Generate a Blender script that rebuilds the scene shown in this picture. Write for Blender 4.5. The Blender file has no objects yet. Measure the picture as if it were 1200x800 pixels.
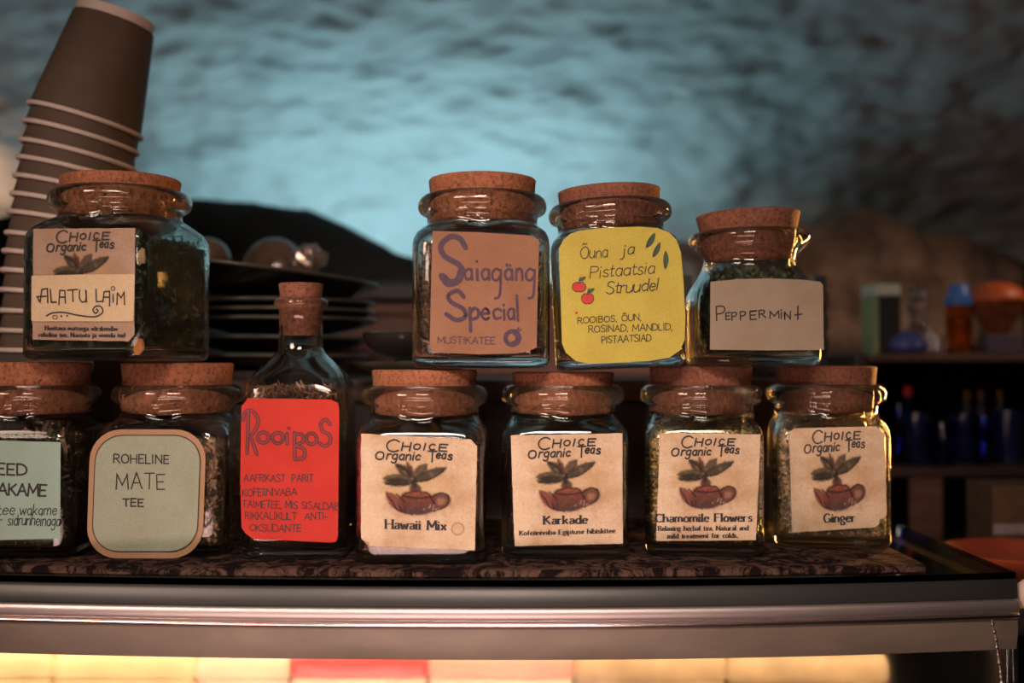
import bpy, math, random
from mathutils import Vector, Matrix, noise, Euler

# ------------------------------------------------------------------ camera, world, lights, exposure
# Working heights are measured from the camera's eye level; everything is lifted by EYE at the end.
EYE = 1.25
F = 1273.0                      # focal length in pixels of the 1200x800 frame
CAMY = -0.70
PITCH = math.atan(28 / F)
S = bpy.context.scene
COL = S.collection
cam_data = bpy.data.cameras.new('camera')
cam = bpy.data.objects.new('camera', cam_data)
COL.objects.link(cam)
cam.location = (0, CAMY, 0)
cam.rotation_euler = (math.pi / 2 + PITCH, 0, 0)
cam_data.sensor_width = 36
cam_data.lens = F / 1200 * 36
cam_data.clip_start = 0.02
cam_data.dof.use_dof = True
cam_data.dof.focus_distance = 0.705
cam_data.dof.aperture_fstop = 3.4
S.camera = cam

w = bpy.data.worlds.new('world')
S.world = w
w.use_nodes = True
w.node_tree.nodes['Background'].inputs[0].default_value = (0.55, 0.42, 0.36, 1)
w.node_tree.nodes['Background'].inputs[1].default_value = 0.012

S.view_settings.view_transform = 'Standard'
S.view_settings.look = 'None'
S.view_settings.gamma = 1
S.view_settings.use_curve_mapping = False
S.view_settings.exposure = -0.2
S.cycles.use_denoising = True
S.cycles.max_bounces = 14
S.cycles.transmission_bounces = 14
S.cycles.transparent_max_bounces = 12
S.cycles.sample_clamp_indirect = 20
S.cycles.blur_glossy = 0.5


def area(name, loc, aim, size, size_y, power, color, spread=math.pi):
    l = bpy.data.lights.new(name, 'AREA')
    l.shape = 'RECTANGLE'
    l.size = size
    l.size_y = size_y
    l.energy = power
    l.color = color
    l.spread = spread
    o = bpy.data.objects.new(name, l)
    COL.objects.link(o)
    o.location = loc
    o.rotation_euler = (Vector(aim) - Vector(loc)).to_track_quat('-Z', 'Y').to_euler()
    return o


def bulb(name, loc, power, color, r=0.02):
    l = bpy.data.lights.new(name, 'POINT')
    l.energy = power
    l.color = color
    l.shadow_soft_size = r
    o = bpy.data.objects.new(name, l)
    COL.objects.link(o)
    o.location = loc
    return o


# blue-green tube lying on the ledge behind the stones, shining up the vault
area('blue_tube_light', (-0.14, 0.875, 0.080), (-0.14, 1.12, 0.40), 0.68, 0.04, 2.75, (0.37, 0.68, 0.82))
# warm room lamp over the customer side, left of the camera
area('room_lamp', (-0.90, -1.05, 0.52), (-0.03, 0, -0.07), 0.42, 0.30, 0.85, (1.0, 0.73, 0.58), math.radians(39))
# frontal fill light added above and behind the camera to reach the jar sides
area('front_fill', (-0.06, -1.0, 0.50), (0.0, 0.05, -0.06), 0.40, 0.16, 0.92, (1.0, 0.75, 0.62), math.radians(46))
# low glow of the lit sweets counter in front
area('counter_glow', (-0.15, -0.55, -0.36), (-0.1, 0.0, -0.10), 0.60, 0.10, 0.60, (1.0, 0.62, 0.56), math.radians(80))
# amber lamp at the right, behind the jars
area('amber_lamp', (0.505, 0.32, 0.02), (0.20, 0.06, 0.02), 0.03, 0.24, 0.75, (1.0, 0.42, 0.10), math.radians(64))
# warm lamp at the left end of the ledge, against the wall
bulb('ledge_lamp', (-0.86, 1.0, 0.270), 0.22, (1.0, 0.60, 0.40), 0.02)
# lamp inside the display case
area('case_lamp', (-0.1, 0.015, -0.165), (-0.1, 0.10, -0.29), 0.9, 0.02, 0.95, (1.0, 0.82, 0.60))
# unseen warm fill added to light the bar shelf and the brown stone
area('bar_fill', (0.82, 0.40, 0.34), (0.52, 0.80, 0.02), 0.02, 0.02, 0.16, (1.0, 0.70, 0.52), math.radians(62))


def P(x, y, Y):
    """world point seen at pixel (x, y) of the 1200x800 frame, lying in the vertical plane at world Y"""
    cx, cy = (x - 600) / F, (400 - y) / F
    d = Vector((cx, math.cos(PITCH) - cy * math.sin(PITCH), math.sin(PITCH) + cy * math.cos(PITCH)))
    t = (Y - CAMY) / d.y
    return Vector((d.x * t, Y, d.z * t))


# ------------------------------------------------------------------ materials
MATS = {}


def nm(name):
    m = bpy.data.materials.new(name)
    m.use_nodes = True
    MATS[name] = m
    return m, m.node_tree, m.node_tree.nodes['Principled BSDF']


def N(t, kind, **kw):
    n = t.nodes.new(kind)
    for k, v in kw.items():
        if k in n.inputs:
            n.inputs[k].default_value = v
        else:
            setattr(n, k, v)
    return n


def plain(name, col, rough=0.5, metal=0.0, var=0.25, scale=60.0, bump=0.0, bscale=None, coat=0.0, spec=0.5,
          emis=None, estr=0.0, stretch=None):
    """a surface with fine procedural variation in colour and relief"""
    m, t, b = nm(name)
    tc = N(t, 'ShaderNodeTexCoord')
    mp = N(t, 'ShaderNodeMapping')
    if stretch:
        mp.inputs['Scale'].default_value = stretch
    t.links.new(tc.outputs['Object'], mp.inputs[0])
    nz = N(t, 'ShaderNodeTexNoise', Scale=scale, Detail=5.0, Roughness=0.6)
    t.links.new(mp.outputs[0], nz.inputs['Vector'])
    cr = N(t, 'ShaderNodeValToRGB')
    e = cr.color_ramp.elements
    e[0].position, e[1].position = 0.3, 0.7
    e[0].color = tuple(c * (1 - var) for c in col) + (1,)
    e[1].color = tuple(min(1, c * (1 + var)) for c in col) + (1,)
    t.links.new(nz.outputs['Fac'], cr.inputs[0])
    t.links.new(cr.outputs[0], b.inputs['Base Color'])
    b.inputs['Roughness'].default_value = rough
    b.inputs['Metallic'].default_value = metal
    b.inputs['Coat Weight'].default_value = coat
    b.inputs['Specular IOR Level'].default_value = spec
    if bump:
        n2 = N(t, 'ShaderNodeTexNoise', Scale=bscale or scale * 3, Detail=4.0)
        t.links.new(mp.outputs[0], n2.inputs['Vector'])
        bp = N(t, 'ShaderNodeBump', Strength=bump, Distance=0.001)
        t.links.new(n2.outputs['Fac'], bp.inputs['Height'])
        t.links.new(bp.outputs[0], b.inputs['Normal'])
    if emis:
        b.inputs['Emission Color'].default_value = emis + (1,)
        b.inputs['Emission Strength'].default_value = estr
    return m


def glass(name, col=(0.93, 0.97, 0.95), rough=0.0, ior=1.47, clear=0.0):
    m, t, b = nm(name)
    b.inputs['Base Color'].default_value = col + (1,)
    b.inputs['Transmission Weight'].default_value = 1
    b.inputs['IOR'].default_value = ior
    tc = N(t, 'ShaderNodeTexCoord')
    nz = N(t, 'ShaderNodeTexNoise', Scale=90.0, Detail=2.0)
    t.links.new(tc.outputs['Object'], nz.inputs['Vector'])
    mr = N(t, 'ShaderNodeMapRange')
    mr.inputs['To Min'].default_value = rough
    mr.inputs['To Max'].default_value = rough + 0.05
    t.links.new(nz.outputs['Fac'], mr.inputs['Value'])
    t.links.new(mr.outputs[0], b.inputs['Roughness'])
    if clear:
        # thin walls: part of the light goes straight through
        tr = N(t, 'ShaderNodeBsdfTransparent')
        tr.inputs[0].default_value = col + (1,)
        mx = N(t, 'ShaderNodeMixShader')
        mx.inputs[0].default_value = clear
        t.links.new(b.outputs[0], mx.inputs[1])
        t.links.new(tr.outputs[0], mx.inputs[2])
        t.links.new(mx.outputs[0], t.nodes['Material Output'].inputs['Surface'])
    return m


def cork_mat(name, col):
    m, t, b = nm(name)
    tc = N(t, 'ShaderNodeTexCoord')
    n1 = N(t, 'ShaderNodeTexNoise', Scale=380.0, Detail=6.0, Roughness=0.8)
    v = N(t, 'ShaderNodeTexVoronoi', Scale=420.0)
    n3 = N(t, 'ShaderNodeTexNoise', Scale=28.0, Detail=3.0)
    for n in (n1, v, n3):
        t.links.new(tc.outputs['Object'], n.inputs['Vector'])
    cr = N(t, 'ShaderNodeValToRGB')
    e = cr.color_ramp.elements
    e[0].position, e[1].position = 0.34, 0.68
    e[0].color = tuple(c * 0.18 for c in col) + (1,)
    e[1].color = tuple(c * 1.35 for c in col) + (1,)
    k = cr.color_ramp.elements.new(0.50)
    k.color = col + (1,)
    t.links.new(n1.outputs['Fac'], cr.inputs[0])
    mx = N(t, 'ShaderNodeMixRGB', blend_type='MULTIPLY')
    mx.inputs[0].default_value = 0.55
    c2 = N(t, 'ShaderNodeValToRGB')
    c2.color_ramp.elements[0].position, c2.color_ramp.elements[1].position = 0.3, 0.65
    c2.color_ramp.elements[0].color = (0.45, 0.42, 0.4, 1)
    t.links.new(n3.outputs['Fac'], c2.inputs[0])
    t.links.new(cr.outputs[0], mx.inputs[1])
    t.links.new(c2.outputs[0], mx.inputs[2])
    t.links.new(mx.outputs[0], b.inputs['Base Color'])
    b.inputs['Roughness'].default_value = 0.85
    bp = N(t, 'ShaderNodeBump', Strength=0.5, Distance=0.0008)
    ad = N(t, 'ShaderNodeMath', operation='ADD')
    t.links.new(n1.outputs['Fac'], ad.inputs[0])
    t.links.new(v.outputs['Distance'], ad.inputs[1])
    t.links.new(ad.outputs[0], bp.inputs['Height'])
    t.links.new(bp.outputs[0], b.inputs['Normal'])
    return m


def attr_mat(name, rough=0.7, attr='col', spec=0.3):
    m, t, b = nm(name)
    a = N(t, 'ShaderNodeAttribute', attribute_name=attr)
    tc = N(t, 'ShaderNodeTexCoord')
    nz = N(t, 'ShaderNodeTexNoise', Scale=900.0, Detail=3.0)
    t.links.new(tc.outputs['Object'], nz.inputs['Vector'])
    mr = N(t, 'ShaderNodeMapRange')
    mr.inputs['To Min'].default_value = 0.55
    mr.inputs['To Max'].default_value = 1.4
    t.links.new(nz.outputs['Fac'], mr.inputs['Value'])
    mx = N(t, 'ShaderNodeVectorMath', operation='SCALE')
    t.links.new(a.outputs['Color'], mx.inputs[0])
    t.links.new(mr.outputs[0], mx.inputs['Scale'])
    t.links.new(mx.outputs[0], b.inputs['Base Color'])
    b.inputs['Roughness'].default_value = rough
    b.inputs['Specular IOR Level'].default_value = spec
    return m


def paper_mat(name, col, ink=False, stain=0.25, grain=0.12):
    """paper with soft stains and fibre grain; ink=True lays the printed picture (vertex ink) over it"""
    m, t, b = nm(name)
    tc = N(t, 'ShaderNodeTexCoord')
    n1 = N(t, 'ShaderNodeTexNoise', Scale=38.0, Detail=4.0, Roughness=0.6)
    n2 = N(t, 'ShaderNodeTexNoise', Scale=1300.0, Detail=2.0)
    for n in (n1, n2):
        t.links.new(tc.outputs['Object'], n.inputs['Vector'])
    cr = N(t, 'ShaderNodeValToRGB')
    e = cr.color_ramp.elements
    e[0].position, e[1].position = 0.32, 0.62
    e[0].color = (col[0] * (1 - stain * .7), col[1] * (1 - stain), col[2] * (1 - stain * 1.3), 1)
    e[1].color = col + (1,)
    t.links.new(n1.outputs['Fac'], cr.inputs[0])
    mr = N(t, 'ShaderNodeMapRange')
    mr.inputs['To Min'].default_value = 1 - grain * 2
    mr.inputs['To Max'].default_value = 1 + grain * 2
    t.links.new(n2.outputs['Fac'], mr.inputs['Value'])
    mx = N(t, 'ShaderNodeVectorMath', operation='SCALE')
    t.links.new(cr.outputs[0], mx.inputs[0])
    t.links.new(mr.outputs[0], mx.inputs['Scale'])
    out = mx.outputs[0]
    if ink:
        a = N(t, 'ShaderNodeAttribute', attribute_name='ink')
        mi = N(t, 'ShaderNodeMixRGB')
        t.links.new(a.outputs['Alpha'], mi.inputs[0])
        t.links.new(out, mi.inputs[1])
        t.links.new(a.outputs['Color'], mi.inputs[2])
        out = mi.outputs[0]
    t.links.new(out, b.inputs['Base Color'])
    b.inputs['Roughness'].default_value = 0.75
    b.inputs['Specular IOR Level'].default_value = 0.25
    return m


GLASS = glass('jar_glass', clear=0.16)
GLASS_G = glass('green_jar_glass', (0.88, 0.95, 0.91), clear=0.16)
CORK = cork_mat('cork', (0.30, 0.105, 0.046))
CORK_D = cork_mat('dark_cork', (0.20, 0.070, 0.036))
TEA = attr_mat('tea')
PAPER = paper_mat('cream_paper', (0.58, 0.455, 0.325), ink=True, stain=.38)
PAPER_B = paper_mat('tan_paper', (0.34, 0.235, 0.17), ink=True)
PAPER_K = paper_mat('kraft_paper', (0.26, 0.13, 0.078), stain=0.2)
PAPER_Y = paper_mat('yellow_paper', (0.43, 0.36, 0.065), stain=0.12)
PAPER_GREY = paper_mat('grey_paper', (0.25, 0.20, 0.145), stain=0.15)
PAPER_M = paper_mat('mint_paper', (0.27, 0.40, 0.34), stain=0.1)
PAPER_S = paper_mat('sage_paper', (0.27, 0.31, 0.23), stain=0.12)
PAPER_KB = paper_mat('brown_border_paper', (0.34, 0.21, 0.12), stain=0.15)
PAPER_R = paper_mat('red_paper', (0.46, 0.032, 0.022), stain=0.2)
PAPER_W = paper_mat('buff_paper', (0.52, 0.40, 0.25), stain=0.08)
INK = plain('black_ink', (0.012, 0.009, 0.010), 0.6)
INK_P = plain('purple_ink', (0.045, 0.015, 0.038), 0.6, var=0.5, scale=300)
INK_R = plain('dark_red_ink', (0.20, 0.010, 0.014), 0.6)
INK_M = plain('maroon_ink', (0.045, 0.007, 0.010), 0.6)
INK_AP = plain('apple_red_ink', (0.42, 0.02, 0.012), 0.6)
INK_G = plain('green_ink', (0.02, 0.075, 0.02), 0.6)


# ------------------------------------------------------------------ mesh helpers
class MB:
    def __init__(s):
        s.v, s.f, s.m, s.c = [], [], [], []

    def add(s, vs, fs, mi=0, col=None):
        b = len(s.v)
        s.v += [tuple(p) for p in vs]
        for f in fs:
            s.f.append(tuple(b + i for i in f))
            s.m.append(mi)
            s.c.append(col)
        return s

    def box(s, lo, hi, mi=0, col=None, M=None):
        vs = [Vector((x, y, z)) for x in (lo[0], hi[0]) for y in (lo[1], hi[1]) for z in (lo[2], hi[2])]
        if M is not None:
            vs = [M @ p for p in vs]
        return s.add(vs, [(0, 1, 3, 2), (4, 6, 7, 5), (0, 4, 5, 1), (2, 3, 7, 6), (0, 2, 6, 4), (1, 5, 7, 3)], mi, col)

    def rings(s, rings, mi=0, cap0=True, cap1=True, col=None):
        n = len(rings[0])
        vs = [p for r in rings for p in r]
        fs = []
        for k in range(len(rings) - 1):
            for i in range(n):
                j = (i + 1) % n
                fs.append((k * n + i, k * n + j, (k + 1) * n + j, (k + 1) * n + i))
        if cap0:
            fs.append(tuple(reversed(range(n))))
        if cap1:
            fs.append(tuple((len(rings) - 1) * n + i for i in range(n)))
        return s.add(vs, fs, mi, col)

    def lathe(s, prof, n=40, mi=0, M=None, cap0=True, cap1=True, col=None, jit=0.0):
        rs = []
        for r, z in prof:
            ring = []
            for i in range(n):
                a = 2 * math.pi * i / n
                rr = r
                if jit:
                    rr = r * (1 + jit * noise.noise(Vector((math.cos(a) * 6, math.sin(a) * 6, z * 200))))
                p = Vector((rr * math.cos(a), rr * math.sin(a), z))
                ring.append(M @ p if M is not None else p)
            rs.append(ring)
        return s.rings(rs, mi, cap0, cap1, col)

    def tube(s, pts, r, n=8, mi=0, caps=True, col=None):
        rs = []
        pts = [Vector(p) for p in pts]
        for k, p in enumerate(pts):
            d = (pts[min(k + 1, len(pts) - 1)] - pts[max(k - 1, 0)]).normalized()
            a = d.orthogonal().normalized() if abs(d.z) < 0.9 else Vector((1, 0, 0))
            a = (Vector((0, 0, 1)).cross(d)).normalized() if abs(d.z) < 0.9 else (a - d * a.dot(d)).normalized()
            b = d.cross(a)
            rk = r[k] if isinstance(r, (list, tuple)) else r
            rs.append([p + rk * (math.cos(2 * math.pi * i / n) * a + math.sin(2 * math.pi * i / n) * b) for i in range(n)])
        return s.rings(rs, mi, caps, caps, col)

    def build(s, name, mats, parent=None, smooth=False, loc=None, angle=None):
        me = bpy.data.meshes.new(name)
        me.from_pydata(s.v, [], s.f)
        if not isinstance(mats, (list, tuple)):
            mats = [mats]
        for m in mats:
            me.materials.append(m)
        me.polygons.foreach_set('material_index', s.m)
        if any(c is not None for c in s.c):
            at = me.color_attributes.new('col', 'FLOAT_COLOR', 'CORNER')
            data = []
            for f, c in zip(s.f, s.c):
                c = c or (0.1, 0.1, 0.1)
                data += [c[0], c[1], c[2], 1.0] * len(f)
            at.data.foreach_set('color', data)
        if smooth:
            me.polygons.foreach_set('use_smooth', [True] * len(me.polygons))
            if angle:
                me.set_sharp_from_angle(angle=math.radians(angle))
        me.update()
        o = bpy.data.objects.new(name, me)
        COL.objects.link(o)
        if parent:
            o.parent = parent
        if loc:
            o.location = loc
        return o


def tag(o, label=None, cat=None, group=None, kind=None):
    if label: o['label'] = label
    if cat: o['category'] = cat
    if group: o['group'] = group
    if kind: o['kind'] = kind
    return o


def thing(name, label, cat, loc=(0, 0, 0), rot=(0, 0, 0), group=None):
    o = bpy.data.objects.new(name, None)
    COL.objects.link(o)
    o.location = loc
    o.rotation_euler = rot
    o.empty_display_size = 0.02
    return tag(o, label, cat, group)


_Q = [0, 7, 14, 21, 26] + [29 + 32 * k / 13 for k in range(14)] + [64, 69, 76, 83]
THETA = [math.radians(90 * k + t) for k in range(4) for t in _Q]


def rrect(hx, hy, r, z, q=10, cx=0, cy=0):
    """rounded rectangle ring, sampled along fixed directions so that rings of different shape join smoothly"""
    r = min(r, hx, hy)
    pts = []
    for th in THETA:
        c, s = math.cos(th), math.sin(th)
        ac, as_ = max(abs(c), 1e-9), max(abs(s), 1e-9)
        t = min(hx / ac, hy / as_)
        x, y = t * ac, t * as_
        ax, ay = hx - r, hy - r
        if x > ax and y > ay:
            bq = ax * ac + ay * as_
            t = bq + math.sqrt(max(0, bq * bq - (ax * ax + ay * ay - r * r)))
            x, y = t * ac, t * as_
        pts.append(Vector((cx + math.copysign(x, c), cy + math.copysign(y, s), z)))
    return pts


# ------------------------------------------------------------------ stroke lettering
GL = {
 'A': (.78, "0,0 .39,1 .78,0/.14,.36 .64,.36"), 'B': (.62, "0,0 0,1/~0,1 .42,.97 .5,.77 .4,.56 0,.53/~0,.53 .5,.5 .6,.27 .45,.04 0,0"),
 'C': (.68, "~.66,.84 .42,1 .14,.85 .02,.5 .14,.13 .4,0 .66,.13"), 'D': (.68, "0,0 0,1/~0,1 .38,.95 .66,.7 .66,.3 .4,.05 0,0"),
 'E': (.55, "0,0 0,1/0,1 .55,1/0,.52 .46,.52/0,0 .55,0"), 'F': (.52, "0,0 0,1/0,1 .55,1/0,.52 .44,.52"),
 'G': (.72, "~.66,.84 .42,1 .14,.85 .02,.5 .14,.13 .4,0 .68,.12/.68,.1 .68,.44 .44,.44"), 'H': (.7, "0,0 0,1/.68,0 .68,1/0,.52 .68,.52"),
 'I': (.16, ".05,0 .05,1"), 'J': (.45, "~.4,1 .4,.25 .2,0 0,.15"), 'K': (.62, "0,0 0,1/.58,1 0,.42/.16,.56 .62,0"), 'L': (.52, "0,1 0,0/0,0 .52,0"),
 'M': (.86, "0,0 .05,1/.05,1 .43,.25/.43,.25 .8,1/.8,1 .86,0"), 'N': (.7, "0,0 0,1/0,1 .68,0/.68,0 .68,1"),
 'O': (.76, "~.38,1 .1,.86 0,.5 .1,.14 .38,0 .66,.14 .76,.5 .66,.86 .38,1"), 'P': (.6, "0,0 0,1/~0,1 .42,.97 .58,.76 .42,.52 0,.47"),
 'R': (.64, "0,0 0,1/~0,1 .42,.97 .56,.76 .42,.55 0,.5/.28,.5 .64,0"), 'S': (.6, "~.56,.86 .34,1 .08,.9 .06,.68 .3,.52 .55,.34 .52,.1 .28,0 0,.14"),
 'T': (.66, "0,1 .66,1/.33,1 .33,0"), 'U': (.66, "~0,1 0,.3 .12,.05 .33,0 .55,.05 .66,.3 .66,1"), 'V': (.68, "0,1 .34,0/.34,0 .68,1"),
 'W': (1., "0,1 .25,0/.25,0 .5,.8/.5,.8 .74,0/.74,0 1,1"), 'X': (.64, "0,1 .64,0/.64,1 0,0"), 'Y': (.62, "0,1 .31,.5/.62,1 .31,.5/.31,.5 .31,0"),
 'a': (.5, "~.46,.5 .25,.62 .05,.45 .03,.18 .2,0 .4,.1 .46,.3/.46,.6 .47,0"), 'b': (.5, "0,1 0,0/~0,.45 .22,.62 .45,.5 .48,.25 .3,0 0,.12"),
 'c': (.42, "~.42,.5 .25,.62 .05,.48 .02,.25 .15,.03 .42,.1"), 'd': (.5, "~.46,.48 .25,.62 .05,.45 .03,.18 .2,0 .46,.14/.47,1 .47,0"),
 'e': (.46, "~.03,.33 .44,.36 .38,.56 .2,.62 .03,.42 .04,.15 .22,0 .44,.1"), 'f': (.34, "~.36,.92 .22,1 .13,.82 .13,0/0,.6 .32,.6"),
 'g': (.5, "~.46,.5 .25,.62 .05,.45 .05,.2 .22,.05 .46,.18/~.46,.6 .46,-.1 .36,-.33 .15,-.36 .02,-.25"), 'h': (.5, "0,1 0,0/~0,.42 .2,.62 .42,.52 .46,.3 .46,0"),
 'i': (.14, ".05,.6 .05,0/.05,.84 .05,.88"), 'j': (.2, "~.14,.6 .14,-.1 .05,-.33 -.12,-.3/.14,.84 .14,.88"), 'k': (.46, "0,1 0,0/.42,.6 0,.22/.14,.34 .46,0"),
 'l': (.14, ".05,1 .05,0"), 'm': (.8, "0,.6 0,0/~0,.42 .16,.62 .34,.54 .37,.3 .37,0/~.37,.42 .54,.62 .72,.54 .76,.3 .76,0"),
 'n': (.48, "0,.6 0,0/~0,.42 .2,.62 .4,.54 .45,.3 .45,0"), 'o': (.5, "~.25,.62 .05,.5 .0,.3 .08,.06 .25,0 .43,.08 .5,.3 .44,.52 .25,.62"),
 'p': (.5, "0,.6 0,-.36/~0,.45 .22,.62 .45,.5 .48,.25 .3,0 0,.12"), 'r': (.34, "0,.6 0,0/~0,.4 .12,.58 .34,.58"),
 's': (.42, "~.38,.52 .22,.62 .05,.5 .1,.36 .33,.26 .38,.1 .2,0 0,.08"), 't': (.32, "~.13,.85 .13,.12 .22,0 .34,.06/0,.6 .32,.6"),
 'u': (.5, "~0,.6 0,.2 .1,.02 .28,.02 .44,.2/.45,.6 .45,0"), 'v': (.46, "0,.6 .23,0/.23,0 .46,.6"), 'w': (.7, "0,.6 .17,0/.17,0 .35,.5/.35,.5 .52,0/.52,0 .7,.6"),
 'x': (.46, "0,.6 .46,0/.46,.6 0,0"), 'y': (.46, "0,.6 .23,.05/.46,.6 .1,-.36"), 'z': (.42, "0,.6 .42,.6/.42,.6 0,0/0,0 .42,0"),
 ',': (.14, ".08,.06 .0,-.14"), '.': (.14, ".05,0 .05,.04"), '-': (.4, "0,.4 .4,.4"), '!': (.14, ".05,1 .05,.3/.05,0 .05,.04"), ' ': (.35, ""),
}
DIA = {'Õ': ('O', "~.15,1.18 .28,1.3 .42,1.2 .58,1.32"), 'Ü': ('U', ".2,1.2 .2,1.24/.48,1.2 .48,1.24"), 'Ö': ('O', ".25,1.2 .25,1.24/.5,1.2 .5,1.24"),
       'ä': ('a', ".12,.82 .12,.86/.36,.82 .36,.86"), 'õ': ('o', "~.05,.78 .18,.88 .3,.8 .45,.9")}
for k_, (b_, d_) in DIA.items():
    GL[k_] = (GL[b_][0], GL[b_][1] + '/' + d_)


def smooth_pts(p, n=5):
    out = []
    for i in range(len(p) - 1):
        p0, p1, p2, p3 = p[max(i - 1, 0)], p[i], p[i + 1], p[min(i + 2, len(p) - 1)]
        for k in range(n):
            t = k / n
            out.append(tuple(0.5 * (2 * p1[j] + (p2[j] - p0[j]) * t + (2 * p0[j] - 5 * p1[j] + 4 * p2[j] - p3[j]) * t * t
                                    + (3 * p1[j] - p0[j] - 3 * p2[j] + p3[j]) * t ** 3) for j in (0, 1)))
    out.append(p[-1])
    return out


SER = {'a': (.44, "~.06,.52 .2,.62 .38,.56 .42,.4 .42,0/~.42,.36 .15,.3 .03,.16 .12,.01 .3,.03 .42,.14"), 'g': (.5, "~.25,.62 .05,.55 .05,.32 .25,.24 .43,.32 .43,.55 .25,.62/~.2,.24 .06,.1 .3,.03 .48,-.08 .4,-.28 .15,-.32 .02,-.2 .1,-.02")}


def text(s, x0, y0, x1, y1, h, slant=0.0, jit=0.03, seed=1, gap=0.2, ser=False):
    """polylines in pixel units of the photograph for handwriting between two baseline ends"""
    rnd = random.Random(seed * 77 + len(s))
    adv = sum(GL[c][0] + gap for c in s) - gap
    fx = 1.0 / adv
    out = []
    pos = 0
    for c in s:
        wd, st = SER[c] if ser and c in SER else GL[c]
        dy = rnd.uniform(-jit, jit)
        sc = 1 + rnd.uniform(-jit, jit) * 1.5
        for part in st.split('/'):
            if not part: continue
            sm = part[0] == '~'
            pts = [tuple(float(q) for q in a.split(',')) for a in part.lstrip('~').split()]
            if jit:
                pts = [(a + rnd.uniform(-jit, jit) * .8, b + rnd.uniform(-jit, jit) * .8) for a, b in pts]
            if sm: pts = smooth_pts(pts)
            res = []
            for a, b in pts:
                b2 = b * sc + dy
                t = (pos + a) * fx
                px = x0 + (x1 - x0) * t + b2 * h * slant
                py = y0 + (y1 - y0) * t - b2 * h
                res.append((px, py))
            out.append(res)
        pos += wd + gap
    return out


class Face:
    """front face of a jar: turns photograph pixels into points of the plane y = yl in the jar's own frame"""

    def __init__(s, root, yl):
        M = Matrix.LocRotScale(root.location, root.rotation_euler, None)
        s.inv = M.inverted()
        s.yl = yl
        s.o = s.inv @ Vector((0, CAMY, 0))

    def pt(s, x, y, off=0.0):
        q = s.inv @ P(x, y, 0.0)
        d = q - s.o
        t = (s.yl - off - s.o.y) / d.y
        return s.o + d * t

    def stroke(s, mb, pts, wpx, off, mi=0, serif=False, mag=None):
        s.k = getattr(s, 'k', 0)
        L = [s.pt(x, y, off) for x, y in pts]
        sc = (s.pt(pts[0][0] + 1, pts[0][1], off) - L[0]).length
        ws = wpx * sc / 2
        def hw(d):
            if not serif: return ws
            a = abs(d.z) / (d.length + 1e-9)
            return ws * (0.40 + 0.95 * a)
        def lift():
            s.k = (s.k + 1) % 37
            return Vector((0, -4e-6 * s.k, 0))
        def disc(p, r):
            p = p + lift()
            mb.add([p + Vector((r * math.cos(k * math.pi / 4), 0, r * math.sin(k * math.pi / 4))) for k in range(8)],
                   [tuple(range(8))], mi)
        for a, b in zip(L[:-1], L[1:]):
            d = b - a
            if d.length < 1e-7: continue
            n = Vector((-d.z, 0, d.x)).normalized() * hw(d)
            u = lift()
            mb.add([a - n + u, b - n + u, b + n + u, a + n + u], [(0, 1, 2, 3)], mi)
        if serif:
            for p, q in ((L[0], L[min(1, len(L) - 1)]), (L[-1], L[-2] if len(L) > 1 else L[-1])):
                d = p - q
                if abs(d.z) > 2.0 * abs(d.x) and d.length > 3 * sc:
                    p = p + lift()
                    mb.add([p + Vector((-1.9 * ws, 0, -.35 * ws)), p + Vector((1.9 * ws, 0, -.35 * ws)),
                            p + Vector((1.9 * ws, 0, .35 * ws)), p + Vector((-1.9 * ws, 0, .35 * ws))], [(0, 1, 2, 3)], mi)
            if (L[0] - L[-1]).length < 1.5 * sc: disc(L[0], ws * 1.1)
        else:
            for p in L: disc(p, ws)

    def write(s, mb, lines, wpx, off=0.0006, mi=0, serif=False):
        for ln in lines: s.stroke(mb, ln, wpx, off, mi, serif)

    def poly(s, mb, pts, off, mi=0):
        mb.add([s.pt(x, y, off) for x, y in pts], [tuple(range(len(pts)))], mi)

    def plate(s, mb, pts, off0, off1, mi=0):
        """a sheet of paper with thickness; pts clockwise in pixels"""
        n = len(pts)
        a = [s.pt(x, y, off1) for x, y in pts]
        b = [s.pt(x, y, off0) for x, y in pts]
        fs = [tuple(range(n)), tuple(reversed(range(n, 2 * n)))] + [(i, n + i, n + (i + 1) % n, (i + 1) % n) for i in range(n)]
        mb.add(a + b, fs, mi)


def ell(cx, cy, rx, ry, n=20, a0=0, a1=2 * math.pi, rot=0):
    c, s_ = math.cos(rot), math.sin(rot)
    return [(cx + rx * math.cos(a) * c - ry * math.sin(a) * s_, cy + rx * math.cos(a) * s_ + ry * math.sin(a) * c)
            for a in [a0 + (a1 - a0) * i / n for i in range(n if a1 - a0 > 6.28 else n + 1)]]


def rounded(x0, y0, x1, y1, r, n=7, skew=0.0, squeeze=0.0):
    pts = []
    for k, (cx, cy) in enumerate(((x1 - r, y0 + r), (x0 + r, y0 + r), (x0 + r, y1 - r), (x1 - r, y1 - r))):
        for i in range(n + 1):
            a = math.pi / 2 * (k + i / n)
            x, y = cx + r * math.cos(a), cy - r * math.sin(a)
            x += skew * (y - (y0 + y1) / 2) / (y1 - y0)
            pts.append((x, y))
    return pts


def leafshape(x0, y0, x1, y1, wd, n=8, bend=0.0):
    dx, dy = x1 - x0, y1 - y0
    L = math.hypot(dx, dy)
    nx, ny = -dy / L, dx / L
    up, dn = [], []
    for i in range(n + 1):
        t = i / n
        w_ = wd / 2 * math.sin(math.pi * t) ** 0.8
        b = bend * math.sin(math.pi * t)
        up.append((x0 + dx * t + nx * (w_ + b), y0 + dy * t + ny * (w_ + b)))
        dn.append((x0 + dx * t + nx * (b - w_), y0 + dy * t + ny * (b - w_)))
    return up + dn[::-1][1:-1]


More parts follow.
